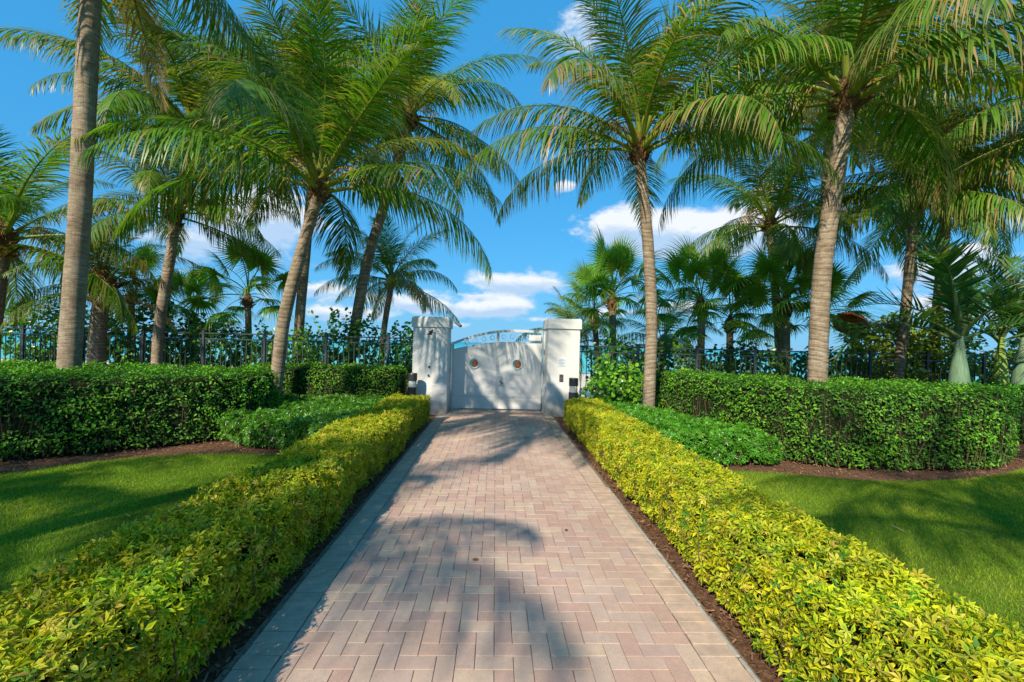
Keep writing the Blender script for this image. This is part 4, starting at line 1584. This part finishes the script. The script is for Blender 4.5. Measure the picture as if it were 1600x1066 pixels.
def fan_palm(label, base, top, r0, nf, sc, seed, phase=0.0):
    root = empty('fan_palm', base)
    tag(root, label, 'fan palm', 'fan palms beyond the fence')
    b0 = Vector(base)
    tp = Vector(top) - b0
    child('trunk', trunk_mesh('trunk', [Vector((0, 0, 0)), tp * 0.5 + Vector((0.04, 0, 0)), tp], r0, r0 * 0.8, seed, ring=0.06, flare=1.15, seg=12), root)
    child('leaf_bases', BOOT[seed % 3], root, Matrix.Translation(tp - Vector((0, 0, 0.25))) @ Matrix.Scale(r0 * 0.75 / 0.13, 4))
    rg = random.Random(seed)
    for i in range(nf):
        q = (i + 0.5) / nf
        an = phase + i * 2.39996 + rg.uniform(-0.25, 0.25)
        e = radians(80 - 112 * q + rg.uniform(-8, 8))
        Mx = (Matrix.Translation(tp + Vector((0, 0, 0.25 - 0.3 * q))) @ Matrix.Rotation(an, 4, 'Z') @ Matrix.Rotation(-e, 4, 'Y')
              @ Matrix.Rotation(rg.uniform(-0.5, 0.5), 4, 'X') @ Matrix.Scale(sc * rg.uniform(0.85, 1.12), 4))
        child('fan_leaf', FANS[min(4, int(q * 5))], root, Mx)
    return root


fan_palm('fan palm with open crown and long leaf stalks, left of the leaning palm', (-7.82, 13.5, -0.2), (-7.87, 13.5, 2.85), 0.10, 16, 1.05, 601)
fan_palm('dark fan palm beyond the fence right of the thick left trunk', (-11.4, 13.5, -0.2), (-11.31, 13.5, 2.85), 0.10, 15, 0.95, 602, 1.0)
fan_palm('smallest fan palm, low between two others at left', (-9.46, 13.5, -0.2), (-9.47, 13.5, 2.25), 0.09, 14, 0.85, 603, 2.0)
fan_palm('broad fan palm left of the slim palm trunk', (3.0, 13.8, -0.2), (3.02, 13.8, 3.1), 0.12, 20, 1.12, 604, 0.5)
fan_palm('fan palm leaning beside the one left of the slim trunk', (2.75, 14.3, -0.2), (2.55, 14.3, 2.7), 0.10, 13, 0.9, 605, 1.5)
fan_palm('dense fan palm just right of the slim palm trunk', (5.6, 13.6, -0.2), (5.62, 13.6, 3.0), 0.12, 20, 1.12, 606, 0.1)
fan_palm('fan palm low beside the dense fan palm, midway to the stout trunk', (6.35, 13.4, -0.2), (6.4, 13.4, 2.5), 0.11, 16, 1.0, 607, 0.8)
fan_palm('thick-stemmed fan palm just left of the stout trunk', (7.9, 13.2, -0.2), (7.88, 13.2, 3.0), 0.14, 20, 1.1, 608, 1.9)
fan_palm('fan palm with orange-tipped leaves right of the stout trunk', (9.2, 13.6, -0.2), (9.1, 13.6, 2.75), 0.11, 18, 1.0, 609, 2.7)


# bottle palms -----------------------------------------------------
BT = [frond_mesh('frond', 1.9, e, dr, 40, 0.50, 0.16, 520 + k, 'blue', 0.38, petiole=0.10, width=0.040, brown=0.2, nseg=4)
      for k, (e, dr) in enumerate([(82, 60), (66, 100), (48, 110), (30, 95)])]


def lathe_mesh(name, prof, m_, seg=20, seed=0):
    V, F = [], []
    for (r_, z) in prof:
        for k in range(seg):
            an = 2 * pi * k / seg
            w_ = 1 + 0.03 * mnoise.noise(Vector((cos(an) * 2, sin(an) * 2, z * 3 + seed)))
            V.append((cos(an) * r_ * w_, sin(an) * r_ * w_, z))
    for i in range(len(prof) - 1):
        for k in range(seg):
            k2 = (k + 1) % seg
            F.append((i * seg + k, i * seg + k2, (i + 1) * seg + k2, (i + 1) * seg + k))
    me_ = np_mesh(name, V, F, smooth=True)
    me_.materials.append(m_)
    return me_


def bottle(label, loc, s, m_, nf, seed, fs=1.0, phase=0.0, swell=True):
    root = empty('bottle_palm', loc)
    tag(root, label, 'bottle palm', 'swollen-stemmed palms at the right edge')
    child('trunk', lathe_mesh('trunk', [(0.34 * s, -0.05), (0.36 * s, 0.3), (0.34 * s, 0.7), (0.31 * s, 0.98)], M_bark, seed=seed), root)
    child('crownshaft', lathe_mesh('crownshaft', [(0.32 * s, 0.95), (0.33 * s, 1.1), (0.29 * s, 1.32), (0.22 * s, 1.55), (0.16 * s, 1.75), (0.12 * s, 2.0), (0.09 * s, 2.3), (0.05 * s, 2.45)], m_, seed=seed), root)
    child('leaf_bases', BOOT[0], root, Matrix.Translation((0, 0, 1.72)) @ Matrix.Scale(0.55 * s, 4))
    rg = random.Random(seed)
    for i in range(nf):
        q = (i + 0.5) / nf
        Mx = Matrix.Translation((0, 0, 2.28 - 0.35 * q)) @ Matrix.Rotation(phase + i * 2.39996, 4, 'Z') @ Matrix.Translation((0.05, 0, 0)) @ Matrix.Rotation(rg.uniform(-.2, .2), 4, 'X') @ Matrix.Scale(fs * rg.uniform(0.9, 1.1), 4)
        child('frond', BT[min(3, int(q * 4))], root, Mx)
    return root


bottle('bottle palm with blue-green swollen shaft behind the curved hedge', (9.1, 9.25, 0), 0.52, M_crown, 11, 1, 1.45, 2.9)
bottle('smaller bottle palm with lime green shaft at the right edge', (10.75, 10.0, 0), 0.42, M_crown2, 9, 2, 1.05, 0.9)
bottle('pale green swollen palm cut by the right edge', (11.6, 10.3, 0), 0.65, M_crown, 9, 3, 1.15, 0.3)

# ------------------------------------------------------------------ fences
def fence(label, x0, x1, y0, y1, top, first, sp, n_pick):
    L = sqrt((x1 - x0) ** 2 + (y1 - y0) ** 2)
    rz = atan2(y1 - y0, x1 - x0)
    root = empty('metal_fence', (x0, y0, 0), rz)
    tag(root, label, 'fence')
    for z in (top - 0.015, top - 0.16, 0.12):
        MB().box(0, -0.016, z - 0.016, L, 0.016, z + 0.016, bev=0.003).build('rail', M_fence, root)
    pm = MB().box(-0.032, -0.032, -0.1, 0.032, 0.032, top + 0.05, bev=0.004)
    pm.box(-0.042, -0.042, top + 0.05, 0.042, 0.042, top + 0.068, bev=0.004)
    pme = pm.mesh('post')
    pme.materials.append(M_fence)
    px = first
    posts = []
    while px < L:
        child('post', pme, root, Matrix.Translation((px, 0, 0)))
        posts.append(px)
        px += sp
    kme = MB().box(-0.009, -0.0085, 0.08, 0.009, 0.0085, top - 0.17).mesh('picket')
    kme.materials.append(M_fence)
    ring = MB()
    rv = [(0.045 * cos(a_), 0, top - 0.088 + 0.045 * sin(a_)) for a_ in np.linspace(0, 2 * pi, 13)]
    n = int(L / n_pick)
    for k in range(n):
        x = (k + 0.5) * n_pick
        if min(abs(x - p_) for p_ in posts) < 0.05:
            continue
        child('picket', kme, root, Matrix.Translation((x, 0, 0)))
    return root


fence('dark metal picket fence running left from the left gate pillar', -13.6, -2.35, 12.05, 11.75, 1.72, 0.68, 1.62, 0.135)
fence('dark metal picket fence running right from the right gate pillar', 1.6, 13.8, 11.75, 12.15, 1.64, 0.12, 1.55, 0.135)

# ------------------------------------------------------------------ gate pillars
def pillar(label, x0, x1, y0, y1, H):
    c = D((x0 + x1) / 2, (y0 + y1) / 2)
    root = empty('gate_pillar', c, DA)
    tag(root, label, 'pillar', 'white gate pillars')
    w2, d2 = (x1 - x0) / 2, (y1 - y0) / 2
    MB().box(-w2, -d2, -0.05, w2, d2, H - 0.22, bev=0.008).build('shaft', M_white, root)
    MB().box(-w2 - 0.015, -d2 - 0.015, -0.04, w2 + 0.015, d2 + 0.015, 0.66, bev=0.006).build('plinth', M_white, root)
    MB().box(-w2 - 0.035, -d2 - 0.035, H - 0.235, w2 + 0.035, d2 + 0.035, H - 0.012, bev=0.012).build('cap', M_white, root)
    MB().box(-w2 - 0.01, -d2 - 0.01, H - 0.014, w2 + 0.01, d2 + 0.01, H + 0.012, bev=0.006).build('cap_top', M_white, root)
    return root, w2, d2


pl, w2, d2 = pillar('left gate pillar, white stucco, with a camera on its cap', -1.93, -1.14, 10.5, 11.3, 2.20)
pr, w2r, d2r = pillar('right gate pillar, white stucco, with a keypad and small notice', 1.18, 1.93, 10.55, 11.3, 2.24)

# dark hook light on the left pillar (wall fixture)
f = empty('wall_hook', pl.matrix_world @ Vector((0, 0, 0)))
f.location = DM @ Vector((-1.53, 10.5, 1.84))
f.rotation_euler = (0, 0, DA)
tag(f, 'small black hooked wall fitting near the top of the left pillar', 'wall fitting')
MB().box(-0.03, -0.012, -0.04, 0.03, 0.0, 0.04, bev=0.004).build('back_plate', M_black, f)
MB().tube([(0, -0.01, 0.03), (0.05, -0.08, 0.06), (0.03, -0.13, 0.0), (-0.04, -0.14, -0.04), (-0.09, -0.13, -0.03)], [0.012, 0.02, 0.02, 0.016, 0.008], 8).build('hook', M_black, f, True)
for (hx, hz_, lab) in ((-1.545, 1.06, 'upper tiny black socket on the left pillar'), (-1.555, 0.86, 'lower black socket on the left pillar, above the plinth')):
    o = MB().tube([(0, 0.0, 0), (0, -0.03, 0)], [0.026, 0.020], 12).build('wall_socket', M_black, None)
    o.location = DM @ Vector((hx, 10.499, hz_))
    o.rotation_euler = (0, 0, DA)
    tag(o, lab, 'socket', 'sockets on the left pillar')

# camera on the inner side of the left cap
f = empty('security_camera', DM @ Vector((-1.10, 10.75, 2.09)), DA)
tag(f, 'small grey security camera bracketed to the left pillar cap', 'camera')
MB().box(0.0, -0.035, -0.04, 0.03, 0.035, 0.04, bev=0.006).build('bracket', M_rail, f)
MB().tube([(0.02, 0, 0), (0.10, -0.02, 0.02), (0.14, -0.03, 0.0)], 0.012, 8).build('arm', M_rail, f, True)
MB().tube([(0.11, -0.02, 0.02), (0.24, -0.10, -0.07)], [0.035, 0.038], 12).build('camera_body', M_steel, f, False)
MB().tube([(0.239, -0.0985, -0.0685), (0.252, -0.108, -0.079)], [0.028, 0.026], 12).build('lens', M_black, f)

# keypad and notice on the right pillar
f = empty('keypad', DM @ Vector((1.51, 10.549, 0.87)), DA)
tag(f, 'dark entry keypad on the right gate pillar', 'keypad')
MB().box(-0.045, -0.02, -0.085, 0.045, 0.0, 0.085, bev=0.006).build('housing', M_plate, f)
for r_ in range(4):
    for c_ in range(3):
        MB().box(-0.028 + c_ * 0.022, -0.025, 0.00 - r_ * 0.02, -0.012 + c_ * 0.022, -0.0195, 0.014 - r_ * 0.02).build('button', M_steel, f)
f = empty('notice_plate', DM @ Vector((1.52, 10.549, 1.24)), DA)
tag(f, 'faint pale notice with blue-grey lines above the keypad', 'notice')
MB().box(-0.10, -0.006, -0.10, 0.10, 0.0, 0.10, bev=0.002).build('plate', M_sign, f)
pm_ = MB()
for k in range(5):
    z = 0.07 - k * 0.034
    ww = (0.055, 0.075, 0.06, 0.08, 0.05)[k]
    pm_.box(-ww, -0.0085, z - 0.007, ww, -0.0065, z + 0.004)
pm_.build('print_line', M_blue, f)


# bollard lights
def bollard(label, lx, ly, r_=0.10, H=0.93):
    f = empty('bollard_light', DM @ Vector((lx, ly, 0)), DA)
    tag(f, label, 'bollard light', 'black bollard lights by the gate')
    MB().tube([(0, 0, -0.02), (0, 0, 0.62)], [r_, r_], 24).build('post', M_black, f)
    MB().tube([(0, 0, 0.62), (0, 0, 0.76)], [r_ * 0.9, r_ * 0.9], 24).build('lens', M_clear, f)
    lv = MB()
    lv.tube([(0, 0, 0.621), (0, 0, 0.75)], [0.055, 0.015], 16)
    lv.build('reflector', M_steel, f)
    MB().tube([(0, 0, 0.76), (0, 0, 0.91), (0, 0, 0.93)], [r_, r_, r_ * 0.92], 24).build('cap', M_black, f)


bollard('black bollard light in front of the left gate pillar', -1.86, 10.2)
bollard('black bollard light beside the right gate pillar and the shrub', 1.68, 9.85)

# ------------------------------------------------------------------ gate
YG = 11.2
gate = empty('driveway_gate', DM @ Vector((0, YG, 0)), DA)
tag(gate, 'pale solid double gate with arched top rail and two portholes', 'gate')
GX0, GX1, GXC = -1.10, 1.14, 0.02


def arch_hi(x):     # centre line of the top rail
    u = (x - GX0) / (GX1 - GX0)
    return 1.60 + 0.36 * (1 - (1 - min(1, u / 0.72)) ** 2.0) - 0.03 * max(0, u - 0.72)


def arch_lo(x):     # upper edge of the solid panels
    u = (x - GX0) / (GX1 - GX0)
    return 1.45 + 0.22 * (1 - (1 - min(1, u / 0.62)) ** 1.7) + 0.02 * max(0, u - 0.62)


def leaf_panel(x0, x1, cx, cz, hr):
    """solid sheet with a round hole, built as a real slab"""
    n = 40
    outer = []
    # boundary points matched to hole angle
    bm_v, bm_f = [], []
    def bound(an):
        dx, dz = cos(an), sin(an)
        best = 9
        if dx > 1e-6:
            best = min(best, (x1 - cx) / dx)
        if dx < -1e-6:
            best = min(best, (x0 - cx) / dx)
        if dz < -1e-6:
            best = min(best, (0.07 - cz) / dz)
        if dz > 1e-6:
            t_ = 0
            while t_ < best and cz + dz * t_ < arch_lo(cx + dx * t_):
                t_ += 0.002
            best = min(best, t_)
        return (cx + dx * best, cz + dz * best)
    angs = list(np.linspace(0, 2 * pi, 72, endpoint=False))
    for (qx, qz) in ((x0, 0.07), (x1, 0.07), (x0, arch_lo(x0)), (x1, arch_lo(x1))):
        angs.append(atan2(qz - cz, qx - cx) % (2 * pi))
    angs.sort()
    N = len(angs)
    for y in (-0.012, 0.012):
        for an in angs:
            bm_v.append((cx + hr * cos(an), y, cz + hr * sin(an)))
        for an in angs:
            bx_, bz_ = bound(an)
            bm_v.append((bx_, y, bz_))
    for i in range(N):
        j = (i + 1) % N
        bm_f.append((i, N + i, N + j, j))
        bm_f.append((2 * N + i, 2 * N + j, 3 * N + j, 3 * N + i))
        bm_f.append((i, j, 2 * N + j, 2 * N + i))
        bm_f.append((N + i, 3 * N + i, 3 * N + j, N + j))
    return MB().add(bm_v, bm_f)


for (x0, x1, cx) in ((GX0 + 0.05, GXC - 0.035, -0.555), (GXC + 0.035, GX1 - 0.05, 0.50)):
    cz = 1.14
    leaf_panel(x0, x1, cx, cz, 0.108).build('panel', M_gate, gate)
    # stiles and rails
    for xs in (x0 - 0.05, x1):
        MB().box(xs, -0.025, 0.03, xs + 0.05 if xs < x0 else xs + 0.032, 0.025, arch_hi(xs) - 0.02, bev=0.004).build('stile', M_rail, gate)
    MB().box(x0, -0.022, 0.03, x1, 0.022, 0.075, bev=0.003).build('bottom_rail', M_gate, gate)
    MB().box(x0, -0.020, 0.315, x1, -0.0125, 0.335, bev=0.002).build('cross_rail', M_rail, gate)
    tr_ = MB()
    xx = np.linspace(x0 - 0.05, x1 + 0.03, 18)
    for a_, b_ in zip(xx[:-1], xx[1:]):
        za, zb = arch_hi(a_), arch_hi(b_)
        tr_.add([(a_, -0.03, za - 0.034), (b_, -0.03, zb - 0.034), (b_, 0.03, zb - 0.034), (a_, 0.03, za - 0.034),
                 (a_, -0.03, za + 0.03), (b_, -0.03, zb + 0.03), (b_, 0.03, zb + 0.03), (a_, 0.03, za + 0.03)],
                [(0, 3, 2, 1), (4, 5, 6, 7), (0, 1, 5, 4), (3, 7, 6, 2), (0, 4, 7, 3), (1, 2, 6, 5)])
    tr_.build('top_rail', M_rail, gate)
    tr_ = MB()
    xx = np.linspace(x0, x1, 16)
    for a_, b_ in zip(xx[:-1], xx[1:]):
        za, zb = arch_lo(a_), arch_lo(b_)
        tr_.add([(a_, -0.02, za - 0.010), (b_, -0.02, zb - 0.010), (b_, 0.02, zb - 0.010), (a_, 0.02, za - 0.010),
                 (a_, -0.02, za + 0.012), (b_, -0.02, zb + 0.012), (b_, 0.02, zb + 0.012), (a_, 0.02, za + 0.012)],
                [(0, 3, 2, 1), (4, 5, 6, 7), (0, 1, 5, 4), (3, 7, 6, 2), (0, 4, 7, 3), (1, 2, 6, 5)])
    tr_.build('middle_rail', M_rail, gate)
    # porthole: ring, tube, glass, brown centre disc
    ph = MB()
    N = 32
    vs = []
    for (r_, y) in ((0.106, -0.045), (0.132, -0.045), (0.137, -0.0125), (0.108, -0.0125)):
        vs += [(cx + r_ * cos(2 * pi * k / N), y, cz + r_ * sin(2 * pi * k / N)) for k in range(N)]
    fs = []
    for a_ in range(4):
        b_ = (a_ + 1) % 4
        for k in range(N):
            k2 = (k + 1) % N
            fs.append((a_ * N + k, a_ * N + k2, b_ * N + k2, b_ * N + k))
    ph.add(vs, fs)
    ring_ = ph.build('porthole', M_white, gate, False)
    MB().tube([(cx, 0.004, cz), (cx, 0.010, cz)], 0.107, 32).build('pane', M_glass, ring_)
    MB().tube([(cx + 0.022, -0.004, cz - 0.010), (cx + 0.022, -0.030, cz - 0.010), (cx + 0.022, -0.040, cz - 0.010)], [0.082, 0.080, 0.066], 28).build('centre_disc', M_brown, ring_)
    # scroll rings between the rails
    for k in range(4):
        x = x0 + (x1 - x0) * (0.30 + 0.2 * k) if cx < 0 else x0 + (x1 - x0) * (0.10 + 0.2 * k)
        zc = (arch_hi(x) + arch_lo(x)) / 2
        r_ = min(0.05, (arch_hi(x) - arch_lo(x)) / 2 - 0.04)
        if r_ > 0.02:
            MB().tube([(x + r_ * cos(a_), 0, zc + r_ * sin(a_)) for a_ in np.linspace(0, 2 * pi, 20)], 0.007, 6).build('scroll_ring', M_rail, gate)
MB().box(GX1 - 0.36, -0.09, 1.72, GX1 - 0.06, -0.031, 1.86, bev=0.008).build('operator_box', M_gate, gate)
# lock and lever near the middle
lk = MB().box(0.055, -0.06, 0.62, 0.135, -0.0125, 0.84, bev=0.01).build('lock_case', M_rail, gate)
MB().tube([(0.095, -0.06, 0.72), (0.095, -0.10, 0.72), (0.12, -0.11, 0.68), (0.17, -0.11, 0.66)], 0.012, 8).build('handle', M_black, lk, True)
for x in (GX0 - 0.03, GX1 + 0.02):
    o = MB().box(x - 0.02, -0.05, 0.0, x + 0.02, 0.05, arch_hi(x) + 0.02, bev=0.004).build('gate_post', M_rail, gate)
for z in (0.35, 0.95, 1.45):
    MB().tube([(GX0 - 0.03, -0.06, z - 0.05), (GX0 - 0.03, -0.06, z + 0.05)], 0.016, 8).build('hinge', M_steel, gate)
    MB().tube([(GX1 + 0.02, -0.06, z - 0.05), (GX1 + 0.02, -0.06, z + 0.05)], 0.016, 8).build('hinge', M_steel, gate)

# orange parasol tilted beyond the fence
f = empty('beach_parasol', (9.60, 12.75, -0.6))
tag(f, 'tilted orange parasol on a thin pole beyond the right fence', 'parasol')
MB().tube([(0.15, 0, 0), (-0.12, 0, 3.0)], 0.02, 8).build('pole', M_fence, f, True)
c_ = MB()
Mt = Matrix.Translation((-0.12, 0, 3.05)) @ Matrix.Rotation(radians(38), 4, 'Y') @ Matrix.Rotation(radians(-20), 4, 'X') @ Matrix.Scale(0.75, 4)
N = 8
vs = [Mt @ Vector((0, 0, 0.28))]
for r_, z in ((0.3, 0.19), (0.62, 0.0)):
    vs += [Mt @ Vector((r_ * cos(2 * pi * k / N), r_ * sin(2 * pi * k / N), z)) for k in range(N)]
vs += [Mt @ Vector((0.62 * cos(2 * pi * k / N), 0.62 * sin(2 * pi * k / N), -0.09)) for k in range(N)]
fs = [(0, 1 + k, 1 + (k + 1) % N) for k in range(N)]
for a_ in (0, 1):
    fs += [(1 + a_ * N + k, 1 + (a_ + 1) * N + k, 1 + (a_ + 1) * N + (k + 1) % N, 1 + a_ * N + (k + 1) % N) for k in range(N)]
c_.add(vs, fs)
c_.build('canopy', M_orange, f)

# fallen leaves on the pavers
lv = np_mesh('fallen_leaf', rl[0][0], rl[0][1], rl[0][2] * np.array([0.20, 0.11, 0.05]))
lv.materials.append(M_grape)
for (x, y, s_, lab) in ((0.50, 7.9, 0.075, 'brown fallen leaf on the pavers near the right border close to the gate'),
                        (-0.17, 3.45, 0.045, 'small dry leaf lying near the middle of the drive'),
                        (0.62, 4.0, 0.035, 'tiny dry leaf on the sunny pavers right of centre')):
    o = bpy.data.objects.new('fallen_leaf', lv)
    COL.objects.link(o)
    o.location = DM @ Vector((x, y, 0.006))
    o.rotation_euler = (0.15, 0.1, x * 9)
    o.scale = (s_,) * 3
    tag(o, lab, 'leaf', 'fallen leaves on the drive')
